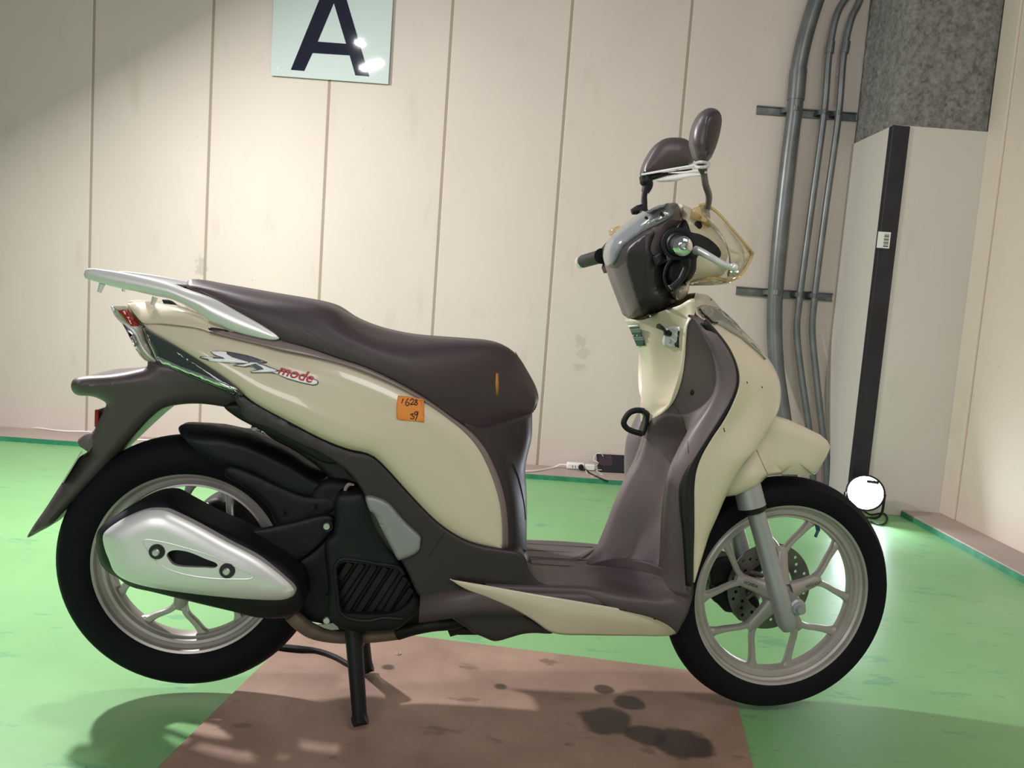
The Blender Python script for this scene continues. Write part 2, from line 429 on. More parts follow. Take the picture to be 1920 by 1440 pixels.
d = ramp(nt, scaled_noise(nt, 7, (1, 2.6, 1), 7, 5, .65), [(.60, K3), (.64, (.6, .6, .6))])
c = mixc(nt, d, base, (.105, .33, .18))
d2 = ramp(nt, scaled_noise(nt, 16, (1, 3, 1), 6, 11, .6), [(.69, K3), (.72, (.6, .6, .6))])
c = mixc(nt, d2, c, (.30, .50, .33))
d3 = ramp(nt, scaled_noise(nt, 55, (1, 1, 1), 3, 2), [(.74, K3), (.76, (.8, .8, .8))])
c = mixc(nt, d3, c, (.05, .16, .09))
nt.links.new(c, b.inputs['Base Color'])
rr = ramp(nt, scaled_noise(nt, 3, detail=6, w=7), [(.3, (.30,)*3), (.7, (.50,)*3)]); nt.links.new(rr, b.inputs['Roughness'])
bu = nt.nodes.new('ShaderNodeBump'); bu.inputs['Strength'].default_value = .12; bu.inputs['Distance'].default_value = .004
nt.links.new(scaled_noise(nt, 12, (1, 2, 1), 8), bu.inputs['Height']); nt.links.new(bu.outputs['Normal'], b.inputs['Normal'])
MGFACE = mat('shaded_green_edge', (.035, .22, .12), .5, noise=(20, (.06, .30, .16), .45, .7))  # green paint of the curb face, darkened to carry its shadow
m_, nt, b = nodes('sprayed_fireproofing'); MFIRE = m_
c = ramp(nt, scaled_noise(nt, 42, detail=9, rough=.7), [(.32, (.15, .145, .13)), (.5, (.30, .29, .27)), (.72, (.42, .41, .385))])
nt.links.new(c, b.inputs['Base Color']); b.inputs['Roughness'].default_value = .95
bu = nt.nodes.new('ShaderNodeBump'); bu.inputs['Strength'].default_value = 1; bu.inputs['Distance'].default_value = .02
nt.links.new(scaled_noise(nt, 48, detail=9, rough=.7), bu.inputs['Height']); nt.links.new(bu.outputs['Normal'], b.inputs['Normal'])
m_, nt, b = nodes('worn_board'); MPLY = m_
base = ramp(nt, scaled_noise(nt, 4, detail=8, rough=.65), [(.3, (.25, .155, .115)), (.5, (.32, .205, .155)), (.75, (.42, .28, .21))])
c = mixc(nt, ramp(nt, scaled_noise(nt, 9, (1, 1.6, 1), 5, 6), [(.62, K3), (.68, (.55,)*3)]), base, (.09, .055, .042))
tc = nt.nodes.new('ShaderNodeTexCoord')
for (px, py, rad) in ((1140, 1357, .062), (1205, 1382, .045), (1285, 1402, .062), (1180, 1322, .035), (1130, 1297, .022), (727, 1255, .016), (940, 1292, .016)):
    g = GP(px, py)
    vd = nt.nodes.new('ShaderNodeVectorMath'); vd.operation = 'DISTANCE'; vd.inputs[1].default_value = (g.x, g.y, 0)
    nz = nt.nodes.new('ShaderNodeTexNoise'); nz.inputs['Scale'].default_value = 14
    vm = nt.nodes.new('ShaderNodeVectorMath'); vm.operation = 'MULTIPLY'; vm.inputs[1].default_value = (1, 1, 0)
    nt.links.new(tc.outputs['Object'], vm.inputs[0]); nt.links.new(vm.outputs[0], vd.inputs[0]); nt.links.new(vm.outputs[0], nz.inputs['Vector'])
    ad = nt.nodes.new('ShaderNodeMath'); ad.operation = 'MULTIPLY_ADD'; ad.inputs[1].default_value = rad*1.2; ad.inputs[2].default_value = -rad*.6
    nt.links.new(nz.outputs['Fac'], ad.inputs[0])
    sm_ = nt.nodes.new('ShaderNodeMath'); sm_.operation = 'ADD'; nt.links.new(vd.outputs['Value'], sm_.inputs[0]); nt.links.new(ad.outputs[0], sm_.inputs[1])
    f = ramp(nt, sm_.outputs[0], [(rad*.85, (.85,)*3), (rad*1.1, K3)])
    c = mixc(nt, f, c, (.028, .018, .016))
nt.links.new(c, b.inputs['Base Color']); b.inputs['Roughness'].default_value = .55
# ------------------------------------------------------------------ the room
WY, CY, CZ = 4.33, 4.10, .03
RX, RC = 2.175, 1.98
XL = 1.72; CFY = 3.86
tag(MB().box((-4.2, -2.5, -.1), (2.6, 4.6, 0)).build('floor', MFLOOR, smooth=0), kind='structure')
wb = MB(); g = MB()
x = -2.285-.62*3; edges_ = []
while x < RX+.4:
    wb.box((x+.006, WY, 0), (x+.614, WY+.12, 3.4)); g.box((x-.009, WY+.0025, 0), (x+.009, WY+.1, 3.4)); x += .62
W = wb.build('wall_back', MW, smooth=0, bevel=.004); tag(W, kind='structure'); g.build('panel_joint', MGROOVE, W, smooth=0)
tag(MB().box((RX, -2.5, 0), (RX+.12, WY+.1, 3.4)).build('wall_right', MWR, smooth=0), kind='structure')
# slim corner strip where the column board meets the side wall
tag(MB().box((RX-.001, 3.73, CZ), (RX-.012, CFY, 3.2)).build('trim_1', MWR, smooth=0, bevel=.002), kind='structure')
def curb(name, a, b_, face):
    o = MB().box(a, b_).build(name, MCURB, smooth=0, bevel=.004); tag(o, kind='structure')
    MB().box(*face).build('painted_face', MGFACE, o, smooth=0)
curb('baseboard_back', (-4.2, CY, 0), (XL, WY, CZ), ((-4.2, CY-.003, 0), (XL, CY-.0005, CZ-.006)))
curb('baseboard_right', (RC, -2.5, 0), (RX, CFY, CZ), ((RC-.003, -2.5, 0), (RC-.0005, CFY, CZ-.006)))
# column: boards below, sprayed coat above
CT = 1.862
co = MB().box((XL, CFY, 0), (RX-.004, WY-.001, CT)).build('wall_column', MCL, smooth=0, bevel=.003); tag(co, kind='structure')
fv = []; ff = []
nz_, nx_ = 110, 36
def rough_face(o, ax, az, L1, L2, nrm):
    n0 = len(fv)
    for i in range(nz_+1):
        for j in range(nx_+1):
            e = min(i, nz_-i, j, nx_-j)/3
            d = (random.random()*.010+.005*math.sin(j*.5+i*.23)*math.cos(i*.41-j*.2))*min(e, 1)
            fv.append(o+ax*(L1*j/nx_)+az*(L2*i/nz_)+nrm*d)
    for i in range(nz_):
        for j in range(nx_): a = n0+i*(nx_+1)+j; ff.append((a, a+1, a+nx_+2, a+nx_+1))
a0 = Vector((XL+.012, CFY+.012, CT)); wd_ = RX+.008-XL
rough_face(a0, Vector((1, 0, 0)), BZ, wd_-.03, 1.5, Vector((0, -1, 0)))
rough_face(Vector((XL+.012, WY, CT)), Vector((0, -1, 0)), BZ, WY-CFY-.012, 1.5, Vector((-1, 0, 0)))
fp = finish('fireproof_coating', fv, ff, MFIRE, co, merge=1e-4, smooth=60)
# ------------------------------------------------------------------ loose things in the room
gx = XL-.012
cg = empty('corner_guard', (XL, CFY, 0), 'black rubber strip guarding the column corner, white barcode sticker on it', 'corner guard')
MB().box((XL-.006, CFY-.008, .01), (XL+.075, CFY, CT-.004)).box((XL-.006, CFY-.008, .01), (XL, CFY+.035, CT-.004)).build('guard_strip', M['guard'], cg, smooth=0, bevel=.003)
a, b_ = YP(1647, 434, CFY-.009), YP(1667, 466, CFY-.009)
st = MB().box((a.x, CFY-.0095, b_.z), (b_.x, CFY-.0085, a.z)).build('barcode_sticker', M['paper'], cg, smooth=0)
bars = MB(); k_ = 0
while k_ < 12:
    z0 = b_.z+.006+k_*(a.z-b_.z-.012)/12; bars.box((a.x+.03, CFY-.0100, z0), (b_.x-.006, CFY-.0096, z0+.002+.002*(k_ % 3 == 0))); k_ += 1
bars.build('barcode', M['ink'], st, smooth=0)
# pipes on rails
PY = 4.27
def pipe(pts, r, label, couplings):
    o = empty('conduit_pipe', (pts[-2].x, pts[-2].y, CZ), label, 'pipe', 'conduit pipes on the back wall')
    MB().tube(pts, r, 20, sm=8).build('pipe_run', M['conduit'], o, smooth=60)
    for (p, q, rr_) in couplings: MB().tube([p, q], rr_, 20, sm=0).build('coupling', M['conduit'], o, smooth=40)
def pp(*l): return [YP(x_, y_, Y_) for x_, y_, Y_ in l]
r1, r2 = .040, .0175
big = pp((1580, -120, PY-.03), (1538, -20, PY-.02), (1512, 60, PY-.01), (1497, 130, PY), (1490, 205, PY), (1478, 300, PY), (1459, 480, PY), (1452, 590, PY), (1456, 690, PY-.03), (1470, 790, PY-.08), (1480, 880, PY-.12)); big.append(Vector((big[-1].x+.01, PY-.13, 0.0)))
pipe(big, r1, 'thickest grey conduit pipe, leftmost of the three running down the back wall', [(YP(1492, 188, PY), YP(1497, 130, PY), r1+.004)])
md_ = pp((1598, -20, PY), (1572, 20, PY), (1556, 90, PY), (1546, 205, PY), (1520, 400, PY), (1498, 570, PY), (1494, 620, PY), (1502, 700, PY-.03), (1516, 800, PY-.08), (1524, 880, PY-.12)); md_.append(Vector((md_[-1].x+.01, PY-.13, 0.0)))
pipe(md_, r2, 'slim grey conduit pipe, middle one of the three on the back wall', [(YP(1555, 100, PY), YP(1558, 78, PY), r2+.004)])
rt_ = pp((1618, -14, PY), (1607, 12, PY), (1598, 30, PY), (1583, 95, PY), (1573, 210, PY), (1547, 400, PY), (1526, 570, PY), (1523, 620, PY), (1530, 700, PY-.03), (1541, 800, PY-.08), (1550, 880, PY-.12)); rt_.append(Vector((rt_[-1].x+.01, PY-.13, 0.0)))
pipe(rt_, r2, 'slim grey conduit pipe, rightmost of the three, nearest the column', [(YP(1583, 100, PY), YP(1587, 78, PY), r2+.004)])
def railobj(px0, py0, px1, py1, label, clamps):
    a, b_ = YP(px0, py0, WY-.01), YP(px1, py1, WY-.01); z = (a.z+b_.z)/2; h = .022
    o = empty('mounting_rail', (a.x, WY, z), label, 'pipe rail', 'rails holding the conduit pipes')
    MB().box((a.x, WY-.016, z-h), (b_.x, WY-.001, z-h+.006)).box((a.x, WY-.016, z+h-.006), (b_.x, WY-.001, z+h)).box((a.x, WY-.006, z-h), (b_.x, WY-.001, z+h)).build('channel', M['rail'], o, smooth=0, bevel=.001)
    for (cx, r) in clamps:
        q = YP(cx, (py0+py1)/2, PY)
        pts = [Vector((q.x-r-.012, WY-.018, z)), Vector((q.x-r-.003, PY+.01, z)), Vector((q.x, PY-r-.003, z)), Vector((q.x+r+.003, PY+.01, z)), Vector((q.x+r+.012, WY-.018, z))]
        c = MB()
        sp_ = smooth_line(pts, 5)
        for p, q2 in zip(sp_, sp_[1:]):
            dn = (q2-p).normalized().cross(BZ)*.003
            c.add([p-BZ*.012, q2-BZ*.012, q2+BZ*.012, p+BZ*.012, p-BZ*.012+dn, q2-BZ*.012+dn, q2+BZ*.012+dn, p+BZ*.012+dn], [(0,1,2,3),(7,6,5,4),(0,4,5,1),(3,2,6,7)])
        cl = c.build('pipe_clamp', M['conduit'], o, smooth=40)
        MB().lathe([(.0001, 0), (.006, 0), (.006, .006), (.0001, .006)], Vector((q.x+r+.010, WY-.020, z+.002)), Vector((0, -1, 0)), 6).build('clamp_screw', M['rail'], cl)
railobj(1419, 206, 1606, 219, 'upper horizontal metal rail clamping three pipes, above mirror height', [(1489, r1), (1545, r2), (1573, r2)])
railobj(1381, 544, 1561, 558, 'lower horizontal metal rail clamping three pipes, level with headlamp', [(1453, r1), (1500, r2), (1527, r2)])
# sign with the letter A
SY = WY-.02
a, b_ = YP(507, 141, SY), YP(728, 158, SY); z0 = (a.z+b_.z)/2; w_ = b_.x-a.x
sg = empty('letter_sign', (a.x, SY, z0), 'square white wall sign with a big black letter A', 'sign')
MB().box((a.x, SY, z0), (b_.x, SY+.004, z0+w_)).build('sign_board', M['signw'], sg, smooth=0, bevel=.001)
AL = [(545, 131), (570.5, 133), (586, 99.5), (655.5, 104), (666.3, 141.3), (692.5, 143.3), (640, -34), (613, -36)]
AI = [(595.8, 78), (648.8, 82), (626, 6)]
def sgp(x_, y_): p = YP(x_, y_, SY-.001); return p
lt = delaunay_2d_cdt([Vector(p) for p in AL+AI], [(i, (i+1) % 8) for i in range(8)]+[(8, 9), (9, 10), (10, 8)], [], 0, 1e-4)
V2 = [(v.x, v.y) for v in lt[0]]; tr = []
for f in lt[2]:
    c = (sum(V2[i][0] for i in f)/3, sum(V2[i][1] for i in f)/3)
    if pin(c, AL) and not pin(c, AI): tr.append(list(f))
finish('letter', [sgp(*v) for v in V2], tr, M['signb'], sg, merge=0, smooth=0)
for (sx, sy) in ((521, 127), (715, 143)): MB().lathe([(.0001, .002), (.003, .0015), (.004, 0)], YP(sx, sy, SY), Vector((0, -1, 0)), 8).build('sign_screw', M['steel'], sg)
# board under the scooter
q = [GP(572, 1170), GP(1352, 1268), GP(1378, 1308), GP(1411, 1438), GP(1440, 1640), GP(120, 1640), GP(301, 1438)]
pb = MB().prism(q, BZ*.006).build('plywood_board', MPLY, smooth=0, bevel=.001); tag(pb, 'worn brown board with dark oil stains lying on the green floor under the scooter', 'board')
wa = MB().lathe([(.003, 0), (.006, 0), (.006, .002), (.003, .002)], GP(747, 1226, .0065), BZ, 20, close=True).build('metal_washer', M['steel']); tag(wa, 'tiny bright metal washer lying on the brown board near the stand', 'washer')
hz = [GP(x_, y_, .012) for x_, y_ in ((470, 1196), (520, 1212), (560, 1217), (590, 1219), (625, 1230), (655, 1246), (672, 1252))]
ho = MB().tube(hz, [.008, .009, .009, .006, .006, .006, .005], 10).build('hose', M['engine']); tag(ho, 'thin black hose lying on the board behind the centre stand', 'hose')
# white cable, power tap, plug, tablet along the curb
cz = CZ+.005
cp = [GP(*p, cz) for p in ((-60, 793), (0, 797), (65, 802), (117, 808), (172, 810), (242, 823), (312, 827), (420, 836), (560, 848), (700, 866), (820, 878), (905, 886), (985, 884), (1010, 882), (1040, 876))]
tap = YP(1062, 871, WY-.03)
tp = empty('power_strip', (tap.x, WY-.03, CZ), 'white two-outlet power strip lying on the curb at the wall', 'power strip')
t0, t1 = YP(1062, 871, WY-.05), YP(1111, 874, WY-.05); t0.z = t1.z = CZ+.019
zz = t0.z
def capsule(name, x0, x1, y0, y1, z0, z1, r, m, par):
    return MB().box((x0, y0, z0), (x1, y1, z1)).build(name, m, par, smooth=40, bevel=r)
capsule('tap_body', t0.x, t0.x+.10, WY-.07, WY-.03, CZ+.001, CZ+.038, .010, M['white'], tp)
capsule('tap_end', t0.x+.101, t1.x+.012, WY-.067, WY-.033, CZ+.003, CZ+.033, .004, M['white'], tp)
for dx in (.03, .045): MB().box((t0.x+dx, WY-.0715, CZ+.012), (t0.x+dx+.004, WY-.0702, CZ+.026)).build('outlet_slot', M['grey'], tp, smooth=0)
cp += [Vector((t0.x-.03, WY-.05, CZ+.02)), Vector((t0.x+.004, WY-.05, CZ+.02))]
wc = MB().tube(cp, .005, 8).build('extension_cable', M['cable']); tag(wc, 'long white extension cable running along the curb below the back wall', 'cable')
pg = empty('black_plug', (t0.x+.075, WY-.1, CZ), 'black plug pushed into the white power strip, its lead trailing right', 'plug')
pc = Vector((t0.x+.078, WY-.072, CZ+.020))
MB().lathe([(.0001, .022), (.010, .021), (.015, .012), (.015, 0), (.0001, 0)], pc, Vector((0, -1, 0)), 16).build('plug_body', M['black'], pg)
le = [pc+Vector((.006, -.016, -.006)), Vector((pc.x+.022, WY-.11, CZ+.012)), *[GP(x_, y_, CZ+.004) for x_, y_ in ((1108, 888), (1125, 896))], *[GP(x_, y_, .006) for x_, y_ in ((1150, 906), (1190, 910), (1260, 920))]]
MB().tube(le, [.006, .005, .0035, .003, .003, .003, .003], 8).build('plug_lead', M['black'], pg)
tb = empty('tablet', YP(1150, 885, WY-.06), 'small black tablet leaning on the wall beside the power strip', 'tablet'); tb.location.z = CZ
a, b_ = YP(1129, 857, WY-.02), YP(1200, 888, WY-.10)
Mt = Matrix.Translation((a.x+.04, WY-.075, CZ+.0045)) @ Matrix.Rotation(math.radians(8), 4, 'Z') @ Matrix.Rotation(math.radians(-38), 4, 'X')
MB().box((-.065, -.004, 0), (.15, .004, .105), Mt).build('tablet_body', M['guard'], tb, smooth=0, bevel=.003)
MB().box((-.055, -.0050, .035), (.02, -.0042, .098), Mt).build('screen', M['screen'], tb, smooth=0)
ucl = [Vector((t1.x+.010, WY-.05, CZ+.024)), YP(1122, 868, WY-.08), YP(1113, 862, WY-.06), YP(1118, 851, WY-.05), YP(1127, 850, WY-.05), YP(1131, 856, WY-.05)]
uc = MB().tube(ucl, .0018, 6).build('charging_cable', M['cable']); tag(uc, 'thin white charging cable looping up from power strip to tablet top', 'cable')
ucl = [YP(1098, 882, WY-.12), YP(1103, 890, WY-.15), GP(1112, 893, CZ+.003), GP(1122, 889, CZ+.003), YP(1130, 890, WY-.14), YP(1118, 882, WY-.13), YP(1128, 881, WY-.125)]
uc = MB().tube(ucl, .0018, 6).build('charging_cable', M['cable']); tag(uc, 'thin white lead coiled low in front of the black plug', 'cable')
# work lamp at the column foot
lc = Vector((1.735, 3.74, .125))
lp = empty('work_lamp', (lc.x, lc.y, 0), 'small round LED work lamp glaring white at the foot of the column', 'lamp')
ld = Vector((-.40, -1, .40)).normalized()
MB().lathe([(.0001, .045), (.05, .045), (.082, .02), (.088, -.012), (.080, -.016)], lc, -ld, 32).build('housing', M['black'], lp)
MB().lathe([(.0001, -.012), (.078, -.012), (.078, -.016), (.0001, -.018)], lc, -ld, 32).build('lens', M['lamp'], lp)
MB().tube([lc+Vector((-.095, 0, 0)), lc+Vector((-.085, .01, -.11)), lc+Vector((0, .02, -.122)), lc+Vector((.085, .01, -.11)), lc+Vector((.095, 0, 0))], .006, 8).build('bracket', M['black'], lp)
MB().tube([YP(1625, 903, 3.72), YP(1648, 906, 3.70)], .009, 10).build('handle_grip', M['black'], lp)
MB().tube([lc+Vector((.03, .05, -.1)), *[GP(x_, y_, .006) for x_, y_ in ((1632, 965), (1655, 962), (1664, 972), (1650, 984), (1632, 978))]], .004, 8).build('lamp_cord', M['black'], lp)
L = bpy.data.lights.new('work_lamp_light', 'AREA'); L.shape = 'DISK'; L.size = .15; L.energy = 5; L.color = (.80, .86, 1)
o = bpy.data.objects.new('work_lamp_light', L); COL.objects.link(o); o.location = lc+ld*.03; o.rotation_euler = ld.to_track_quat('-Z', 'Y').to_euler()
o.parent = lp; o.location = o.location - Vector(lp.location)
# ------------------------------------------------------------------ the scooter
SC = empty('scooter', (G0-BU*.65), 'cream and plum-brown step-through motor scooter raised on its centre stand', 'scooter')
SC.location.z = 0
def px3(pts, s): return [P(p[0], p[1], s) for p in pts]
# ---- wheels
def wheel(name, c, ax, R, rim, prof_t, prof_r, Yd, tipd, open_r, node_r, hub_r, hw, tread):
    fx = (BU - ax*BU.dot(ax)).normalized(); fz = ax.cross(fx)
    if fz.z < 0: fz = -fz
    pt = lambda r, deg, h=0: c + (fx*math.cos(math.radians(deg))+fz*math.sin(math.radians(deg)))*r + ax*h
    b = MB().lathe(prof_r, c, ax, 96, close=True, ref=BZ)
    rimo = b.build(name, M['alu'], SC, smooth=30)
    MB().lathe(prof_t, c, ax, 96, close=True, ref=BZ).build('tyre', M['rubber'], rimo, smooth=40)
    for k in range(5):
        a = Yd+72*k; sp_ = MB()
        st = [pt(hub_r*.8+(node_r*1.02-hub_r*.8)*t, a, hw*.45*(1-t)+.002) for t in (0, .25, .5, .75, 1)]
        sp_.sweep(st, ax, [.021, .0175, .0150, .0145, .012], [.012, .0105, .010, .0095, .007])
        for sg_ in (-1, 1):
            pts = smooth_line([pt(node_r*.86, a+sg_*2.5, .003), pt(node_r*1.06, a+sg_*tipd*.36, .002), pt((node_r+open_r)/2+.006, a+sg_*tipd*.78, 0), pt(open_r+.006, a+sg_*tipd, 0)], 5)
            m__ = len(pts); sp_.sweep(pts, ax, [.0085-.002*math.sin(math.pi*min(1, i/(m__-1)*1.15))+.006*max(0, i/(m__-1)-.85)*6 for i in range(m__)], [.0085]*m__)
        sp_.build('spoke', M['alu'], rimo, smooth=50)
    MB().lathe([(.0001, hw), (.018, hw), (.024, hw-.006), (hub_r, hw*.35), (hub_r+.006, 0), (hub_r, -hw*.6), (.02, -hw), (.0001, -hw)], c, ax, 40).build('hub', M['alu'], rimo)
    return rimo, pt, fx, fz
def tprof(R, ri, w): return [(ri, w*.72), (ri+.010, w*.92), (ri+(R-ri)*.45, w*1.02), (ri+(R-ri)*.72, w*.92), (R-.012, w*.66), (R-.003, w*.36), (R, 0), (R-.003, -w*.36), (R-.012, -w*.66), (ri+(R-ri)*.72, -w*.92), (ri+(R-ri)*.45, -w*1.02), (ri+.010, -w*.92), (ri, -w*.72)]
def rprof(ro, ri, w): return [(ro, w), (ro-.003, w+.003), (ro-.008, w+.001), (ro-.010, w*.70), (ro-.015, w*.58), (ro-.019, w*.66), (ri+.010, w*.62), (ri+.006, w*.40), (ri+.002, w*.42), (ri, w*.25), (ri, -w*.3), (ri+.004, -w*.5), (ro-.012, -w*.8), (ro, -w)]
AX = Matrix.Rotation(math.radians(3.5), 3, 'Z') @ BN
FC = P(1456, 1109.5, 0)
FW, fpt, ffx, ffz = wheel('front_wheel', FC, AX, .275, .216, tprof(.275, .212, .040), rprof(.2165, .180, .027), 90.5, 22.5, .180, .108, .034, .030, 0)
RCn = P(361, 1049, 0)
RW, rpt, rfx, rfz = wheel('rear_wheel', RCn, BN, .2725, .197, tprof(.2725, .193, .050), rprof(.197, .162, .034), 42, 22, .162, .110, .045, .036, 0)
# brake disc with drilled holes
def flat2d(outer, holes, conv, th, name, m_, par):
    pts = list(outer); L = [list(range(len(outer)))]
    for h in holes: L.append(list(range(len(pts), len(pts)+len(h)))); pts += h
    r = delaunay_2d_cdt([Vector(p) for p in pts], [(l[i-1], l[i]) for l in L for i in range(len(l))], [], 0, 1e-6)
    V = [(v.x, v.y) for v in r[0]]; tri = []
    for f in r[2]:
        c = (sum(V[i][0] for i in f)/3, sum(V[i][1] for i in f)/3)
        if pin(c, outer) and not any(pin(c, h) for h in holes): tri.append(list(f))
    return finish(name, [conv(*v) for v in V], tri, m_, par, merge=0, smooth=0, solid=th)
circ = lambda x_, y_, r, n=16: [(x_+r*math.cos(2*math.pi*i/n), y_+r*math.sin(2*math.pi*i/n)) for i in range(n)]
hl = [circ(0, 0, .060, 48)]
for k in range(36):
    a = math.radians(k*10); r = (.074, .084, .093)[k % 3]; hl.append(circ(r*math.cos(a), r*math.sin(a), .0042, 10))
dc = lambda x_, y_: FC + ffx*x_ + ffz*y_ - AX*.040
DI = flat2d(circ(0, 0, .105, 96), hl, dc, .004, 'brake_disc', M['disc'], FW)
for k in range(5):
    a = math.radians(54+72*k); p0 = dc(.03*math.cos(a), .03*math.sin(a)); p1 = dc(.066*math.cos(a+.3), .056*math.sin(a+.3))
    MB().tube([p0, p1], .006, 8, sm=0).build('disc_arm', M['disc'], DI)
# tyre valve
MB().tube([P(1532, 985, .0), P(1534, 994, .012)], [.005, .005], 10).tube([P(1534, 994, .012), P(1529, 1006, .02)], [.0035, .0035], 10).build('valve', mat('valve_cap', (.03, .10, .14), .3, .4), FW)
# caliper and front brake parts behind the wheel
plate('brake_caliper', T7((335, 590), (365, 560), (420, 545), (470, 560), (520, 600), (600, 560), (640, 600), (600, 660), (540, 690), (470, 740), (420, 700), (345, 720), (330, 660)), M['black'], FW, s=-.055, bulge=.012, w=12, back=.04)
plate('caliper_bracket', T7((330, 700), (400, 720), (520, 740), (600, 780), (610, 850), (560, 900), (500, 910), (470, 870), (420, 860), (380, 820), (345, 790)), M['black'], FW, s=-.055, bulge=.01, w=12, back=.035)
# fork legs
def fork(mir):
    f_ = mirror if mir else (lambda v: v)
    A = f_(P(1383, 820, .088)); Bm = f_(P(1412, 951, .088)); t = f_(P(1402, 905, .088)); e = f_(P(1478, 1180, .092))
    o = MB().tube([f_(P(1397, 896, .080)), f_(P(1410, 950, .088))], [.029, .0305], 28, sm=0, caps=True).build('fork_leg', M['fork'], SC, smooth=50)
    d = (e-t).normalized()
    MB().tube([Bm-d*.01, Bm+d*.008], .027, 24, sm=0).build('dust_boot', M['black'], o)
    MB().tube([t, e-d*.115, e-d*.112, e-d*.03, e-d*.012, e], [.0195, .0205, .0215, .0215, .020, .014], 24, sm=0).build('slider', M['fork'], o, smooth=40)
    return o
FK = fork(False); fork(True)
MB().lathe([(.0001, .115), (.009, .115), (.010, .112), (.010, .104), (.015, .103), (.015, .1), (.019, .096), (.020, .03), (.0001, .03)], FC, AX, 24).build('axle_nut', M['fork'], FK, smooth=30)
MB().lathe([(.0001, .100), (.010, .100), (.010, -.12), (.0001, -.12)], FC, AX, 20).build('axle', M['steel'], FW)
# ---- rear mechanicals
MB().lathe([(.0001, -.03), (.050, -.03), (.062, -.045), (.066, -.09), (.05, -.12), (.0001, -.125)], RCn, BN, 36).build('brake_drum', mat('drum_casting', (.22, .20, .18), .5, .4), RW)
# left-side engine case seen through the wheel
plate('crank_case', T3((780, 450), (850, 420), (900, 430), (960, 400), (1060, 440), (1150, 520), (1165, 580), (1230, 560), (1260, 760), (1140, 760), (1000, 700), (860, 640), (740, 560), (730, 500)), M['engine'], SC, s=-.075, bulge=.02, w=16, back=.07)
plate('brake_lever_casting', T3((745, 490), (790, 450), (830, 450), (860, 470), (890, 490), (890, 545), (820, 545), (740, 520)), mat('cast_metal', (.30, .25, .22), .5, .3), SC, s=-.066, bulge=.01, w=10, back=.01)
plate('casting_flange', T3((810, 540), (885, 522), (940, 545), (1000, 590), (1030, 600), (970, 605), (900, 590)), mat('cast_metal_pale', (.50, .43, .36), .5, .3), SC, s=-.060, bulge=.006, w=8, back=.01)
# inner mudguard
def ht(x_):
    q = T3((650, 62), (668, 45), (860, 52), (1000, 82), (1120, 135), (1240, 195), (1340, 260), (1440, 300), (1530, 345), (1600, 420))
    for (x0, y0), (x1, y1) in zip(q, q[1:]):
        if x_ <= x1: return y0+(y1-y0)*(x_-x0)/(x1-x0)
    return q[-1][1]
HG = plate('inner_mudguard', T3((650, 62), (668, 45), (760, 44), (860, 52), (1000, 82), (1120, 135), (1240, 195), (1340, 260), (1440, 300), (1530, 345), (1600, 420), (1560, 500), (1440, 440), (1350, 432), (1230, 405), (1120, 350), (1030, 300), (940, 270), (840, 240), (760, 195), (700, 140), (660, 95)), M['black'], SC, s=lambda x_, y_: .014+.050*math.sin(math.pi/2*min(max((y_-ht(x_))/34, 0), 1)), bulge=.008, w=16, mir=True, step=6)
plate('guard_skirt', T3((900, 262), (1030, 300), (1150, 355), (1300, 415), (1440, 425), (1480, 470), (1400, 535), (1300, 560), (1170, 575), (1120, 480), (1050, 410), (960, 350), (890, 310)), M['engine'], SC, s=.075, bulge=.008, w=12, back=.02)
PLT = plate('silencer_bracket', T3((975, 612), (1100, 585), (1260, 550), (1400, 518), (1450, 530), (1455, 590), (1400, 650), (1330, 712), (1240, 760), (1130, 720), (1050, 680), (990, 650)), M['black'], SC, s=.105, bulge=.004, w=8, back=.012)
plate('swingarm', T3((1100, 700), (1250, 740), (1330, 705), (1440, 600), (1480, 640), (1500, 800), (1520, 960), (1560, 1090), (1480, 1120), (1400, 1080), (1300, 1060), (1200, 1020), (1100, 980), (1100, 850)), M['black'], SC, s=.085, bulge=.01, w=20, back=.07)
def bolt(name, x_, y_, s, r, h, par, m_='steel', n=24, hexa=True):
    c = P(x_, y_, s)
    o = MB().lathe([(.0001, h), (r*.8, h), (r, h*.75), (r, 0), (.0001, 0)], c, BN, n).build(name, M[m_], par)
    return o
bolt('bolt', 613, 986, .118, .0075, .007, SC); bolt('bolt', 613, 1162, .120, .0075, .007, SC)
MB().lathe([(.008, 0), (.012, .001), (.012, 0), (.008, -.002)], P(613, 986, .1185), BN, 24, close=True).build('washer', M['black'], SC)
for x_, y_ in ((586, 950), (528, 962), (614, 1120)): bolt('screw', x_, y_, .098, .006, .004, SC, 'engine')
# engine side cover with slats
EC = plate('radiator_cover', TE((300, 235), (330, 205), (420, 200), (530, 190), (600, 300), (720, 560), (825, 760), (900, 900), (1000, 1080), (1010, 1130), (960, 1190), (880, 1250), (800, 1310), (600, 1330), (400, 1315), (300, 1275), (250, 1200), (243, 1050), (238, 900), (215, 720), (218, 590), (285, 520)), M['engine'], SC, s=.128, bulge=.012, w=14, back=.09,
    holes=[TE((345, 765), (470, 768), (600, 785), (800, 818), (850, 850), (940, 1010), (930, 1060), (850, 1140), (760, 1180), (600, 1188), (440, 1185), (350, 1165), (330, 1060), (318, 960), (308, 840))])
plate('radiator_core', TE((320, 740), (860, 800), (960, 1060), (800, 1210), (330, 1190)), mat('radiator_fins', (.008, .009, .009), .6), SC, s=.110, bulge=0, back=.02, sm=0)
RB = [((330, 905), (420, 768)), ((335, 1050), (520, 778)), ((375, 1180), (622, 790)), ((470, 1192), (715, 805)), ((565, 1192), (810, 820)), ((700, 1190), (880, 890)), ((800, 1165), (930, 980))]
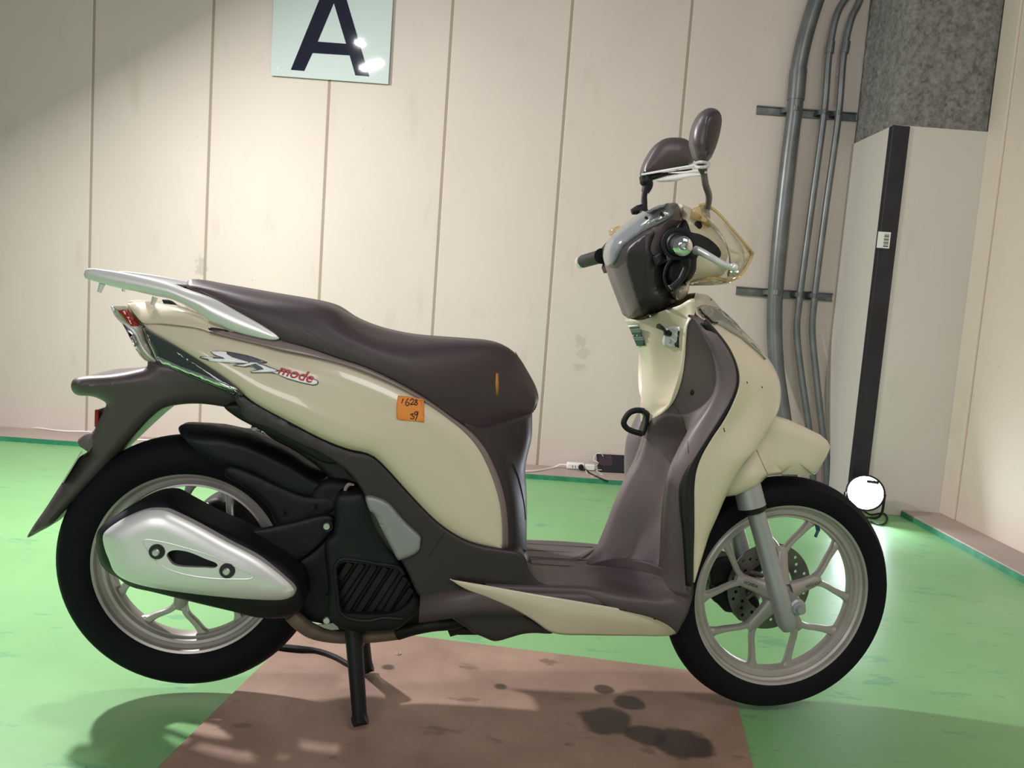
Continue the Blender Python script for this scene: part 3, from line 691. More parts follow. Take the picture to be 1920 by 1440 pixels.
for (a, b_) in RB:
    a, b_ = TE(a, b_); 
    p, q2 = P(*a, .122), P(*b_, .122); d = (q2-p).normalized(); w = BN.cross(d)
    MB().add([p-w*.009-BN*.01, p-w*.006, p+w*.006, p+w*.009-BN*.01, q2-w*.009-BN*.01, q2-w*.006, q2+w*.006, q2+w*.009-BN*.01], [(0,1,2,3),(7,6,5,4),(0,4,5,1),(1,5,6,2),(2,6,7,3),(3,7,4,0)]).build('cover_slat', M['engine'], EC, bevel=.001)
# rim frame of the slatted opening, moulded ridge
rg = TE((350, 735), (480, 742), (640, 765), (800, 790))
MB().tube([P(p[0], p[1], .140) for p in TE((860, 860), (815, 800), (640, 770), (480, 742), (350, 735), (302, 790), (300, 880), (318, 1040), (335, 1160), (400, 1215), (560, 1240), (700, 1215), (850, 1225))], .0042, 8).build('cover_ridge', M['engine'], EC)
plate('badge_plate', TE((545, 232), (556, 222), (585, 222), (640, 236), (705, 262), (755, 300), (850, 415), (940, 500), (990, 548), (1000, 572), (996, 610), (992, 650), (960, 688), (890, 722), (830, 742), (812, 742), (770, 665), (700, 535), (620, 375), (602, 355), (580, 340), (556, 280)), M['grey'], SC, s=.166, bulge=.008, w=7, back=.03, sm=2)
# exhaust
EX = P(480, 1110, .16)
sil = plate('silencer', T3((222, 640), (230, 600), (258, 565), (300, 535), (360, 498), (430, 460), (500, 436), (580, 434), (640, 465), (720, 508), (820, 560), (920, 600), (1000, 640), (1100, 700), (1200, 760), (1270, 830), (1300, 900), (1300, 980), (1250, 1035), (1160, 1052), (1050, 1045), (930, 1015), (780, 980), (640, 945), (520, 915), (400, 885), (330, 838), (270, 800), (238, 750)), M['black'], SC, s=.165, bulge=.035, w=34, back=.09)
slot = T3((588, 722), (600, 706), (625, 697), (680, 701), (730, 716), (790, 742), (845, 764), (853, 776), (840, 788), (780, 787), (720, 786), (660, 782), (620, 770), (600, 748))
def shs(x_, y_): return .203
sh = plate('heat_shield', T3((257, 640), (262, 610), (285, 585), (340, 548), (420, 508), (480, 487), (530, 481), (585, 486), (640, 508), (750, 562), (900, 645), (1040, 718), (1130, 778), (1205, 840), (1248, 885), (1258, 910), (1245, 935), (1200, 952), (1130, 956), (1000, 950), (880, 940), (740, 925), (600, 906), (480, 885), (400, 862), (340, 832), (310, 800), (290, 750), (270, 700)), M['silver'], sil, s=shs, bulge=.022, w=46, back=.012, holes=[slot], step=8)
# recessed facet around the slot
bvs = bvh_of(sh)
rl = T3((462, 650), (480, 642), (560, 652), (680, 682), (830, 730), (960, 790), (1040, 830), (1030, 842), (940, 846), (820, 842), (700, 825), (600, 796), (540, 760), (490, 700))
q_ = MB(); stroke(q_, rl+[rl[0]], bvs, .0016, 0, 5, 8); q_.build('pressed_edge', M['silver'], sh)
for x_, y_ in T3((538, 704), (903, 803)):
    c = onto(bvs, x_, y_, .0)
    w = MB().lathe([(.0001, .004), (.009, .004), (.013, .0045), (.0145, .001), (.0145, -.004), (.0001, -.004)], c, BN, 28).build('rubber_washer', M['guard'], sh)
    MB().lathe([(.0001, .009), (.005, .009), (.007, .007), (.0075, .003), (.0001, .003)], c, BN, 20).build('cap_screw', M['steel'], w)
MB().tube([P(545, 1152, .12), P(560, 1166, .115), P(585, 1183, .10), P(630, 1193, .08), P(700, 1192, .06), P(750, 1187, .045)], [.015, .0155, .0155, .0145, .0145, .014], 16).build('exhaust_pipe', M['pipe'], SC)
MB().tube([P(746, 1186, .05), P(775, 1178, .06), (P(810, 1172, .07)), P(850, 1168, .07), P(880, 1160, .06)], [.016, .015, .014, .014, .013], 14).build('lower_tube', M['engine'], SC)
plate('engine_underside', T4((740, 1100), (860, 1140), (940, 1200), (1060, 1270), (1060, 1285), (930, 1285), (890, 1296), (870, 1250), (760, 1262), (690, 1280), (600, 1290), (590, 1260), (660, 1225), (700, 1200), (690, 1150)), M['engine'], SC, s=.04, bulge=.012, w=10, mir=True, sm=0)
plate('engine_block', [(600, 900), (700, 920), (790, 1060), (830, 1150), (760, 1175), (640, 1180), (560, 1120), (560, 1000)], M['engine'], SC, s=.06, bulge=.02, w=20, mir=True)
plate('heat_plate', TE((160, 1275), (300, 1255), (330, 1310), (270, 1315), (210, 1300)), mat('bright_plate', (.45, .42, .42), .35, .6), SC, s=.10, bulge=0, back=.004, sm=0)
MB().tube([P(p[0], p[1], .10) for p in TE((378, 205), (385, 160), (410, 125), (455, 128))], [.003, .004, .004, .002], 8).build('zip_tie', mat('pale_rubber', (.45, .37, .33), .5), SC)
# centre stand
def leg(x0, y0, x1, y1, s0, s1, fx):
    a = P(x0, y0, s0); e = P(x1, y1, s1)
    g_ = GP(x1, y1+4, .012)
    o = MB().tube([a, a.lerp(e, .5), e], [.0185, .0165, .015], 12, sm=0).build('stand_leg', M['black'], SC)
    d = BU
    MB().tube([e-BU*.014-BZ*.002, e+BU*.012+BZ*.010], [.011, .016], 10, sm=0).build('stand_foot', M['black'], o)
SF = GP(675, 1358, .019); SN = (SF-G0).dot(BN); FF = GP(688, 1254, .019); SN2 = (FF-G0).dot(BN)
leg(662, 1172, 675, 1352, SN-.05, SN, 0); leg(676, 1180, 687, 1254, SN2+.05, SN2, 0)
MB().tube([P(660, 1210, SN-.03), P(678, 1205, SN2+.03)], .011, 10, sm=0).build('stand_crossbar', M['black'], SC)
# ---- rear fender, tail
def lerpf(x0, a, x1, b_): return lambda x_, y_: a+(b_-a)*min(max((x_-x0)/(x1-x0), 0), 1)
RF = plate('rear_fender', [(133, 722), (137, 712), (155, 706), (207, 702), (253, 694), (276, 686), (277, 672), (300, 672), (360, 680), (420, 708), (455, 740), (462, 766), (440, 768), (420, 763), (372, 757), (330, 760), (304, 768), (286, 782), (262, 806), (232, 839), (205, 868), (180, 896), (150, 928), (122, 957), (100, 982), (76, 996), (51, 1008), (60, 990), (86, 952), (118, 902), (135, 876), (150, 856), (164, 846), (148, 836), (146, 826), (158, 816), (172, 812), (184, 790), (195, 768), (199, 757), (186, 748), (170, 743), (145, 741), (136, 734)], M['fend'], SC,
    s=lambda x_, y_: .018+.062*min(max((860-y_)/140, 0), 1), bulge=.024, w=22, mir=True, sm=4, step=6)
MB().box((-.028, -.004, -.018), (.028, .004, .018), Matrix.Translation(P(191, 781, .02)) @ Matrix.Rotation(BA+math.pi/2, 4, 'Z')).build('rear_reflector', M['red'], RF, smooth=0, bevel=.002)
plate('plate_lamp', [(146, 826), (158, 815), (176, 812), (182, 826), (166, 848), (148, 836)], M['brown'], RF, s=.05, bulge=.006, w=6, mir=True, sm=0)
MB().prism([P(152, 846, .085), P(116, 905, .085), P(116, 905, -.085), P(152, 846, -.085)], BU*.003).build('plate_bracket', M['steel'], RF, smooth=0)
q_ = MB(); bvr = bvh_of(RF)
TL = plate('tail_lamp', T2((513, 287), (525, 281), (560, 280), (600, 283), (618, 300), (640, 350), (685, 400), (700, 450), (745, 540), (765, 605), (740, 604), (690, 585), (655, 545), (625, 490), (590, 420), (555, 365), (530, 325)), M['tail'], SC, s=.085, bulge=.022, w=12, mir=True, sm=2, step=6)
bvt = bvh_of(TL)
decal('red_lens', T2((545, 305), (600, 298), (630, 340), (683, 392), (655, 395), (622, 398), (590, 365), (560, 330)), M['red'], TL, bvt, .0012, thick=.002, step=4)
q_ = MB(); stroke(q_, T2((513, 287), (530, 325), (560, 362), (600, 392), (640, 430), (670, 490), (700, 540), (765, 600)), bvt, .0028, .0005, 4, 8); stroke(q_, T2((620, 398), (680, 398)), bvt, .002, .0005, 0, 8); q_.build('lamp_rim', M['silver'], TL)
decal('lamp_reflector', T2((565, 370), (600, 400), (640, 450), (660, 520), (690, 570), (650, 530), (610, 460)), M['chrome'], TL, bvt, .0008, step=5)
# ---- cream rear body
A = line([(268, 607), (281, 605), (323, 608), (373, 615), (393, 622), (446, 635), (490, 646), (527, 656), (581, 667), (641, 682), (698, 703), (751, 727), (803, 756), (842, 784), (875, 812), (899, 842), (915, 874), (927, 905), (937, 940), (942, 978), (943, 1028)], [.10, .125, .132, .135, .138, .142, .142, .138], 60)
D = line([(268, 608), (280, 621), (307, 637), (357, 667), (407, 700), (443, 728), (473, 753), (540, 790), (608, 825), (656, 843), (685, 849), (701, 856), (720, 873), (752, 908), (784, 943), (816, 975), (848, 999), (879, 1015), (911, 1024), (943, 1029)], [.10, .135, .150, .156, .158, .156, .152, .140], 60)
SP = skin('side_panel', [A, mix(A, D, .06, .007), mix(A, D, .18, .014), mix(A, D, .34, .016), mix(A, D, .52, .021), mix(A, D, .74, .023), mix(A, D, .92, .013), D], M['cream'], SC, sub=4, split=True)
S_in = line([(410, 616), (470, 628), (524, 638), (581, 653), (631, 670), (690, 689), (738, 712), (803, 750), (850, 784), (880, 806), (908, 838), (926, 872), (939, 905), (949, 945), (953, 985), (954, 1030)], [.125, .136, .138, .138, .135, .128], 50)
S_out = line([(393, 621), (446, 636), (490, 647), (527, 657), (581, 668), (641, 683), (698, 704), (751, 728), (803, 757), (842, 785), (875, 813), (899, 843), (915, 875), (927, 906), (937, 941), (942, 979), (943, 1030)], [.138, .143, .146, .146, .143, .142], 50)
skin('seat_surround', [S_in, mix(S_in, S_out, .5, .003), S_out], M['strip'], SC, sub=3, split=True)
A0 = line([(240, 564), (256, 562), (292, 564), (345, 572), (400, 590), (470, 612), (530, 628)], 0.0, 30)
A1 = line([(240, 567), (256, 566), (290, 568), (340, 577), (390, 596), (460, 619), (524, 636)], [.04, .085, .10, .115, .12], 30)
D1 = line([(241, 569), (255, 590), (268, 605), (300, 606), (323, 608), (373, 615), (393, 622), (446, 636), (500, 648)], [.085, .11, .125, .132, .137, .14], 30)
skin('tail_cowl', [A0, mix(A0, A1, .6, .0), A1, mix(A1, D1, .5, .006), D1], M['cream'], SC)
TR = plate('tail_trim', T2((683, 402), (700, 408), (730, 428), (800, 470), (870, 508), (950, 558), (1030, 612), (1100, 658), (1190, 722), (1240, 775), (1246, 788), (1220, 785), (1150, 762), (1080, 735), (1000, 702), (900, 660), (850, 640), (790, 612), (765, 590), (745, 540), (720, 490), (700, 450)), M['smoke'], SC, s=lerpf(268, .112, 455, .158), bulge=.010, w=12, back=.02, sm=2, step=6)
bvq = bvh_of(TR)
decal('chrome_strip', T2((762, 565), (800, 577), (900, 622), (1000, 658), (1100, 698), (1200, 742), (1215, 755), (1150, 742), (1050, 706), (950, 668), (850, 628), (775, 600)), M['chrome'], TR, bvq, .0015, sm=2, thick=.001)
# ---- lower body trim (dark)
plate('inner_frame', [(470, 770), (560, 815), (660, 860), (700, 890), (720, 960), (640, 960), (620, 900), (560, 850), (500, 815)], M['ink'], SC, s=.05, bulge=.01, w=8, mir=True)
plate('under_seat_frame', [(420, 762), (450, 758), (500, 782), (560, 812), (615, 838), (660, 855), (700, 870), (720, 900), (700, 915), (669, 901), (648, 885), (643, 873), (608, 868), (570, 848), (520, 822), (470, 797), (440, 780)], M['black'], SC, s=.125, bulge=.005, w=7, mir=True, sm=4, step=7)
plate('lower_trim', [(440, 734), (473, 754), (540, 791), (608, 826), (656, 844), (685, 850), (701, 857), (720, 874), (752, 909), (784, 944), (816, 976), (848, 1000), (879, 1016), (911, 1025), (943, 1030), (975, 1036), (986, 1048), (990, 1066), (1010, 1090), (1060, 1102), (1110, 1112), (1180, 1128), (1240, 1148), (1246, 1160), (1198, 1152), (1103, 1134), (1009, 1118), (914, 1102), (848, 1089), (870, 1103), (914, 1119), (962, 1141), (1000, 1163), (1037, 1187), (1000, 1187), (980, 1189), (955, 1196), (938, 1201), (925, 1202), (905, 1194), (890, 1188), (868, 1172), (832, 1150), (800, 1130), (784, 1115), (765, 1075), (752, 1052), (730, 1030), (700, 985), (690, 950), (684, 930), (669, 905), (655, 888), (640, 875), (600, 850), (560, 832), (500, 802), (460, 786)], M['dbrown'], SC, s=.150, bulge=.007, w=9, back=.10, sm=4, step=8)
q_ = MB()
bvx = bvh_of(bpy.data.objects['lower_trim']); q_ = MB(); stroke(q_, T4((868, 668), (820, 740), (762, 828)), bvx, .0009, 0); q_.build('trim_seam', M['ink'], bpy.data.objects['lower_trim'])
# centre column below the seat
c0 = line([(868, 790), (899, 840), (915, 873), (927, 905), (937, 940), (942, 978), (943, 1034)], .137, 30)
c1 = line([(900, 800), (925, 838), (940, 873), (952, 905), (960, 940), (964, 978), (965, 1036)], [.128, .122, .118], 30)
c2 = line([(950, 788), (960, 838), (968, 873), (973, 905), (978, 940), (980, 978), (981, 1037)], [.085, .085, .085], 30)
c3 = line([(990, 776), (990, 822), (986, 850), (982, 880), (985, 915), (987, 960), (986, 1038)], [.045, .05, .05], 30)
c4 = line([(998, 772), (997, 822), (990, 850), (985, 880), (987, 915), (988, 960), (987, 1039)], 0.0, 30)
SK = skin('centre_cover', [c0, c1, c2, c3, c4], M['dbrown'], SC, sub=5)
b0 = line([(930, 1030), (935, 1050), (930, 1078)], .150, 8); b1 = line([(962, 1033), (966, 1054), (966, 1086)], .128, 8)
b2 = line([(980, 1034), (984, 1052), (986, 1078)], .09, 8); b3 = line([(986, 1032), (991, 1046), (996, 1062)], .04, 8); b4 = line([(987, 1030), (992, 1042), (998, 1056)], 0., 8)
skin('column_collar', [b0, b1, b2, b3, b4], M['dbrown'], SC, sub=4)
bvk = bvh_of(SK); q_ = MB(); stroke(q_, T4((1256, 280), (1285, 350), (1310, 450), (1325, 540), (1330, 610)), bvk, .0016, 0); q_.build('cover_seam', M['ink'], SK)
# ---- floor board
FZ = .326
fl = []
for s_, z_ in ((0, FZ+.004), (.08, FZ+.002), (.14, FZ), (.162, FZ-.004), (.172, FZ-.016), (.172, FZ-.055)):
    fl.append([B(u_, s_, z_+dz) for u_, dz in ((-.86, -.02), (-.74, 0.0), (-.70, .002), (-.62, 0), (-.52, 0), (-.44, 0), (-.40, 0), (-.36, .001), (-.32, 0.002))])
FB = skin('floor_board', fl, M['floor'], SC, sub=2)
for k_ in range(4):
    s0_ = -.13+.05*k_
    MB().tube([B(-.70+k_*.02, s0_, FZ+.0055), B(-.45+k_*.02, s0_+.012, FZ+.0055)], .0012, 6).build('grip_rib', M['brown'], FB)
# lower cream panel
l0 = line([(843, 1086), (914, 1098), (1009, 1115), (1103, 1131), (1198, 1149), (1243, 1163), (1260, 1177), (1267, 1187)], [.165, .180, .183, .180, .165], 40)
l3 = line([(844, 1087), (872, 1104), (914, 1120), (962, 1141), (1000, 1163), (1037, 1187), (1103, 1191), (1190, 1192), (1255, 1192), (1266, 1189)], [.165, .175, .167, .16, .155], 40)
skin('lower_side_panel', [l0, mix(l0, l3, .3, .006), mix(l0, l3, .7, .004), l3], M['cream'], SC, split=True)
# ---- leg shield
ll = [(1304, 594, .185), (1292, 605, .175), (1286, 632, .165), (1284, 665, .158), (1278, 703, .150), (1270, 733, .135), (1260, 756, .115), (1243, 773, .085), (1224, 786, .045), (1212, 806, .01), (1208, 822, 0), (1195, 861, 0), (1177, 893, 0), (1152, 942, 0), (1132, 993, 0), (1113, 1036, 0), (1102, 1050, 0), (1098, 1060, 0)]
rr_ = [(1304, 593, .186), (1322, 600, .20), (1342, 624, .215), (1362, 651, .222), (1376, 680, .225), (1381, 706, .226), (1379, 727, .226), (1366, 758, .224), (1348, 788, .222), (1327, 820, .22), (1304, 856, .218), (1288, 886, .215), (1282, 915, .21), (1281, 951, .205), (1286, 1000, .20), (1292, 1050, .195), (1296, 1090, .19), (1294, 1120, .185)]
NL = 60
LA = line(ll, None, NL); LD = line(rr_, None, NL)
# inner lines: near side of the tunnel, the hollow beside it, the swelling of the wing
def inner(t, fn): return [a.lerp(d, t) + BU*fn(i/(NL-1)) for i, (a, d) in enumerate(zip(LA, LD))]
lowk = lambda q: max(0, min(1, (q-.38)/.12))
LS = skin('leg_shield', [LA,
    inner(.09, lambda q: -.004*lowk(q)), inner(.14, lambda q: .004*lowk(q)), inner(.21, lambda q: .030*lowk(q)), inner(.34, lambda q: .052*lowk(q)*(1-.5*max(0, q-.8)/.2)), inner(.50, lambda q: .040*lowk(q)),
    inner(.68, lambda q: .004*lowk(q)-.004), inner(.85, lambda q: -.016), inner(.96, lambda q: -.008), LD], M['brown'], SC, sub=4)
# foot of the shield
e0 = line([(1098, 1058, 0), (1130, 1066, 0), (1160, 1070, 0)], None, 16)
def gl(st_, pts, ss):
    w = line(pts, ss, 20)
    return resample(smooth_line([B(-.73, st_[1], st_[2]), B(-.68, st_[1], st_[2]), B(-.62, st_[1], st_[2]), B(-.57, st_[1], st_[2]), B(-.53, st_[1], st_[2])]+[w[i] for i in (0, 5, 10, 15, 19)], 6), 40)
g0 = line([(1099, 1060), (1150, 1048), (1200, 1050), (1250, 1068), (1296, 1092)], [0, .06, .10, .15, .19], 40)
g1 = line([(1100, 1064), (1140, 1064), (1200, 1070), (1245, 1084), (1296, 1106)], [.005, .07, .11, .15, .188], 40)
F1 = FZ+.0022
gA = gl((-.56, .012, F1), [(1142, 1066), (1200, 1072), (1246, 1087), (1296, 1109)], [.072, .112, .151, .187])
g2 = gl((-.56, .05, F1), [(1150, 1078), (1200, 1088), (1250, 1103), (1294, 1128)], [.09, .13, .158, .18])
g3 = gl((-.57, .09, F1), [(1160, 1090), (1210, 1104), (1262, 1118), (1291, 1143)], [.11, .145, .170, .18])
g4 = gl((-.57, .13, F1), [(1160, 1102), (1210, 1116), (1264, 1130), (1287, 1152)], [.14, .160, .182, .18])
g5 = gl((-.57, .160, F1-.001), [(1160, 1114), (1210, 1126), (1258, 1141), (1282, 1162)], [.168, .176, .186, .18])
g6 = gl((-.57, .163, F1-.012), [(1160, 1126), (1210, 1140), (1250, 1155), (1275, 1174)], [.178, .182, .184, .176])
g7 = gl((-.57, .160, F1-.022), [(1160, 1142), (1210, 1153), (1246, 1166), (1270, 1186)], [.176, .178, .178, .170])
skin('foot_well', [g0, g1, gA, g2, g3, g4, g5, g6, g7], M['floor'], SC, sub=4)
plate('shield_base', [(1232, 1150), (1262, 1128), (1290, 1105), (1298, 1085), (1300, 1110), (1294, 1135), (1284, 1158), (1270, 1184), (1262, 1180), (1246, 1164)], M['dbrown'], SC, s=.165, bulge=.008, w=8, back=.12, sm=2, step=7)
bvl = bvh_of(LS)
q_ = MB(); stroke(q_, [(1297, 731), (1299, 735), (1297, 739)], bvl, .0035, .0005); q_.build('shield_clip', M['ink'], LS)
q_ = MB(); stroke(q_, [(1262, 757), (1275, 775), (1287, 810), (1291, 850)], bvl, .0008, 0); q_.build('shield_seam', M['dbrown'], LS)
# dark gasket strip along the shield edge
ga = line([(1322, 600), (1342, 624), (1362, 651), (1376, 680), (1381, 706), (1379, 727), (1366, 758), (1348, 788), (1327, 820), (1303, 855), (1287, 884), (1280, 915), (1280, 951), (1286, 1000), (1292, 1060), (1296, 1100)], .216, 50)
gb = line([(1324, 598), (1346, 622), (1367, 650), (1382, 679), (1388, 706), (1386, 728), (1374, 760), (1358, 790), (1336, 822), (1316, 856), (1306, 884), (1302, 915), (1302, 951), (1302, 1000), (1300, 1060), (1299, 1100)], .208, 50)
skin('edge_strip', [ga, gb], M['ink'], SC, sub=1, solid=.012, split=True)
# ---- cream inner panel with glove box
i0 = line([(1175, 598), (1181, 612), (1196, 648), (1206, 674), (1208, 690), (1208, 715), (1205, 744), (1202, 770), (1203, 780), (1206, 806)], [.0, .0, .0], 40)
i1 = line([(1210, 598), (1216, 612), (1222, 648), (1226, 674), (1228, 690), (1228, 715), (1225, 744), (1222, 765), (1220, 778), (1214, 796)], [.055, .05, .045, .04, .02], 40)
i2 = line([(1238, 584), (1240, 606), (1244, 640), (1246, 670), (1248, 690), (1248, 715), (1247, 742), (1243, 757), (1236, 770), (1220, 790)], [.10, .10, .095, .08, .03], 40)
i3 = line([(1275, 572), (1276, 600), (1273, 640), (1271, 670), (1269, 690), (1264, 715), (1258, 738), (1253, 752), (1243, 767), (1224, 785)], [.15, .15, .14, .12, .10, .04], 40)
i4 = line([(1297, 560), (1295, 590), (1285, 615), (1283, 640), (1281, 665), (1275, 703), (1266, 733), (1257, 756), (1244, 771), (1226, 785)], [.175, .172, .165, .155, .13, .04], 40)
i5 = line([(1303, 560), (1303, 590), (1291, 607), (1287, 635), (1285, 665), (1279, 703), (1271, 733), (1261, 756), (1244, 773), (1226, 786)], [.18, .178, .168, .155, .13, .04], 40)
i2 = [p+BU*.035*math.sin(math.pi*min(1, k_/30)) for k_, p in enumerate(i2)]; i3 = [p+BU*.03*math.sin(math.pi*min(1, k_/34)) for k_, p in enumerate(i3)]
IP = skin('inner_panel', [i0, i1, i2, i3, i4, i5], M['cream'], SC, sub=5)
bvi = bvh_of(IP)
def i0x(y_):
    q = [(598, 1175), (612, 1181), (648, 1196), (674, 1206)]
    for (y0, x0), (y1, x1) in zip(q, q[1:]):
        if y_ <= y1 or y1 == 674: return x0+(x1-x0)*(y_-y0)/(y1-y0)
def onl(x_, y_, off): return P(x_, y_, min(max((x_-i0x(y_))/28, 0), 1.3)*.055+.002)-BU*(.003+off)+BN*off
_onto = onto
def onto(bv, x_, y_, off=.0012, dflt=.15): return onl(x_, y_, off) if bv == 'label' else _onto(bv, x_, y_, off, dflt)
lb = decal('warning_label', TI((176, 278), (278, 272), (350, 486), (262, 492)), M['greenlab'], IP, 'label', .001, thick=.0006, step=3)
decal('label_heading', TI((173, 280), (278, 274), (284, 292), (180, 300)), M['paper'], lb, 'label', .002, thick=.0004)
for yy in (318, 332, 346, 404, 418, 430):
    dx_ = (yy-275)*.34
    q_ = MB(); stroke(q_, TI((186+dx_*.9, yy+2), (282+dx_, yy-2)), 'label', .0007, .0016, 0); q_.build('label_line', M['grey'], lb)
for xx in (225, 265): q_ = MB(); stroke(q_, TI((xx, 378), (xx+6, 388)), 'label', .0018, .0016, 0); q_.build('label_mark', M['white'], lb)
kp = decal('key_plate', TI((520, 430), (540, 370), (560, 300), (590, 280), (700, 285), (702, 508), (640, 500), (560, 495), (530, 478)), M['key'], IP, bvi, .002, thick=.003)
decal('key_switch_lever', TI((690, 330), (702, 320), (702, 500), (660, 490), (650, 460), (680, 430)), M['ink'], kp, bvi, .004, thick=.002)
c = onto(bvi, *TI((600, 350))[0], .004); n_ = (CAM-c).normalized()*.4-BU; n_.normalize()
kq = MB().lathe([(.0001, .012), (.006, .012), (.007, 0), (.0001, 0)], c, n_, 20).build('ignition_lock', M['black'], kp)
e_ = P(*TI((470, 285))[0], .135)
MB().tube([c+n_*.01, c.lerp(e_, .55), e_], [.003, .0035, .006], 8).build('ignition_key', M['black'], kq)
c = onto(bvi, *TI((600, 430))[0], .004)
MB().lathe([(.0001, .004), (.005, .004), (.006, 0), (.0001, 0)], c, n_, 20).build('seat_switch', M['grey'], kp)
c = onto(bvi, *TI((656, 215))[0], .001); decal('lock_recess', [(c_[0], c_[1]) for c_ in TI((645, 190), (660, 180), (672, 200), (672, 235), (655, 252), (640, 240))], M['ink'], IP, bvi, .001, sm=2)
q_ = MB(); stroke(q_, TI((485, 700), (560, 760), (610, 780), (665, 755), (690, 735)), bvi, .0007, 0); q_.build('glove_box_seam', mat('seam_shade', (.30, .25, .16), .6), IP)
# bag hook
hk = [P(x_, y_, .02) for x_, y_ in TI((320, 1165), (235, 1160), (170, 1185), (125, 1240), (108, 1295), (140, 1345), (210, 1380), (300, 1405))]
MB().tube(hk, [.0065]*8, 10).build('bag_hook', M['black'], SC)
plate('hook_base', TI((305, 1145), (370, 1180), (378, 1200), (345, 1380), (310, 1425), (295, 1410), (320, 1330), (335, 1230), (305, 1180)), M['black'], SC, s=.03, bulge=.004, w=5, back=.03, sm=2, step=5)
# ---- front cowl
f0 = line([(1303, 560), (1308, 590), (1322, 599), (1346, 622), (1367, 650), (1382, 679), (1388, 706), (1386, 728), (1374, 760), (1358, 790), (1336, 822), (1316, 856), (1306, 884), (1302, 915), (1301, 951), (1301, 1000), (1301, 1050), (1301, 1092)], [.17, .20, .212, .215, .213, .21, .205, .20, .195], 60)
f3 = line([(1304, 549, 0), (1330, 555, 0), (1352, 579, 0), (1381, 612, 0), (1404, 638, 0), (1424, 662, 0), (1438, 683, 0), (1448, 708, 0), (1451, 733, 0), (1448, 757, .02), (1438, 778, .05), (1424, 802, .085), (1409, 829, .11), (1386, 868, .13), (1363, 915, .145), (1347, 960, .155), (1331, 1000, .165), (1316, 1047, .18), (1302, 1093, .194)], None, 60)
def cw(t, bul): return [a.lerp(d, t) + (BN*.9+BU*.35)*bul*math.sin(math.pi*min(max(i/59, .0), 1))**.8*(1 if i < 35 else max(.25, 1-(i-35)/22)) for i, (a, d) in enumerate(zip(f0, f3))]
FCW = skin('front_cowl', [f0, cw(.05, .006), cw(.18, .022), cw(.36, .048), cw(.56, .060), cw(.78, .048), cw(.92, .02), f3], M['cream'], SC, sub=4)
bvf = bvh_of(FCW)
ts = decal('turn_signal', T6((712, 122), (735, 116), (790, 122), (840, 140), (880, 165), (920, 200), (960, 240), (1010, 305), (1060, 362), (1110, 420), (1143, 462), (1100, 418), (1040, 368), (985, 322), (920, 285), (870, 252), (832, 233), (800, 230), (765, 212), (735, 175)), M['lensgrey'], FCW, bvf, .004, sm=2, thick=.004, step=5)
q_ = MB(); stroke(q_, T6((715, 140), (740, 178), (770, 205), (800, 228), (830, 232)), bvf, .0022, .004); q_.build('lens_edge', M['ink'], ts)
q_ = MB(); stroke(q_, T6((688, 88), (697, 130), (697, 180)), bvf, .0010, 0); q_.build('cowl_seam', M['ink'], FCW)
for x_, y_ in T6((800, 76), (1127, 637), (1031, 607), (882, 905), (885, 918)):
    q_ = MB(); stroke(q_, [(x_-.6, y_-1.2), (x_+.6, y_+1.4)], bvf, .0012, 0, 0); q_.build('paint_chip', M['ink'], FCW)
# cowl crown, top of the steering neck hole
# ---- front fender
def fs(x_, y_): return .066+.044*min(max((y_-820)/70, 0), 1)*min(max((1450-x_)/30, 0), 1)
FF_ = plate('front_fender', [(1425, 770), (1440, 777), (1479, 787), (1508, 800), (1538, 815), (1551, 826), (1557, 838), (1550, 855), (1540, 873), (1530, 888), (1522, 891), (1465, 889), (1440, 892), (1430, 902), (1421, 910), (1400, 921), (1380, 929), (1357, 932), (1330, 925), (1350, 880), (1380, 820)], M['cream'], SC, s=fs, bulge=.018, w=22, mir=True, sm=1, step=8)
bvd = bvh_of(FF_)
q_ = MB(); stroke(q_, T6((1070, 990), (1100, 1060), (1135, 1140), (1162, 1195)), bvd, .0010, 0); q_.build('fender_seam', mat('seam_shade2', (.28, .23, .16), .6), FF_)
plate('inner_shield', [(1300, 900), (1330, 880), (1360, 910), (1330, 985), (1303, 1080), (1290, 1150), (1268, 1190), (1290, 1050)], M['ink'], SC, s=.05, bulge=.01, w=10, mir=True, sm=0)
plate('steering_column', [(1300, 600), (1380, 650), (1430, 760), (1400, 850), (1330, 830), (1300, 700)], M['ink'], SC, s=.05, bulge=.01, w=12, mir=True)
# ---- seat
s0_ = line([(352, 530), (360, 524), (400, 531), (500, 549), (560, 560), (600, 568), (623, 574), (646, 585), (680, 601), (720, 615), (770, 627), (816, 633), (870, 637), (920, 641), (948, 649), (970, 666), (990, 697), (1006, 728), (1010, 750), (1003, 769)], 0., 70)
s1_ = line([(350, 533), (372, 535), (420, 544), (500, 558), (560, 567), (600, 575), (628, 586), (655, 608), (700, 628), (760, 640), (820, 644), (880, 647), (925, 652), (952, 664), (972, 687), (992, 718), (1004, 750), (1002, 769)], [.06, .095, .10, .105, .10, .095, .085, .065, .035, .02], 70)
s2_ = line([(349, 537), (376, 546), (430, 562), (500, 580), (560, 596), (610, 612), (650, 632), (700, 652), (770, 672), (840, 686), (900, 693), (940, 702), (966, 722), (985, 745), (998, 764), (1001, 771)], [.064, .11, .128, .135, .138, .138, .128, .10, .06, .025], 70)
s3_ = line([(349, 539), (374, 552), (440, 584), (524, 630), (590, 652), (650, 672), (720, 698), (790, 732), (850, 768), (880, 786), (920, 786), (960, 780), (990, 775), (1001, 772)], [.064, .112, .132, .140, .142, .146, .140, .11, .07, .025], 70)
s4_ = line([(349, 541), (372, 554), (440, 589), (524, 636), (581, 652), (631, 670), (672, 683), (738, 712), (803, 751), (850, 785), (877, 801), (905, 807), (952, 791), (985, 780), (1000, 773)], [.062, .110, .130, .138, .140, .143, .137, .11, .07, .025], 70)
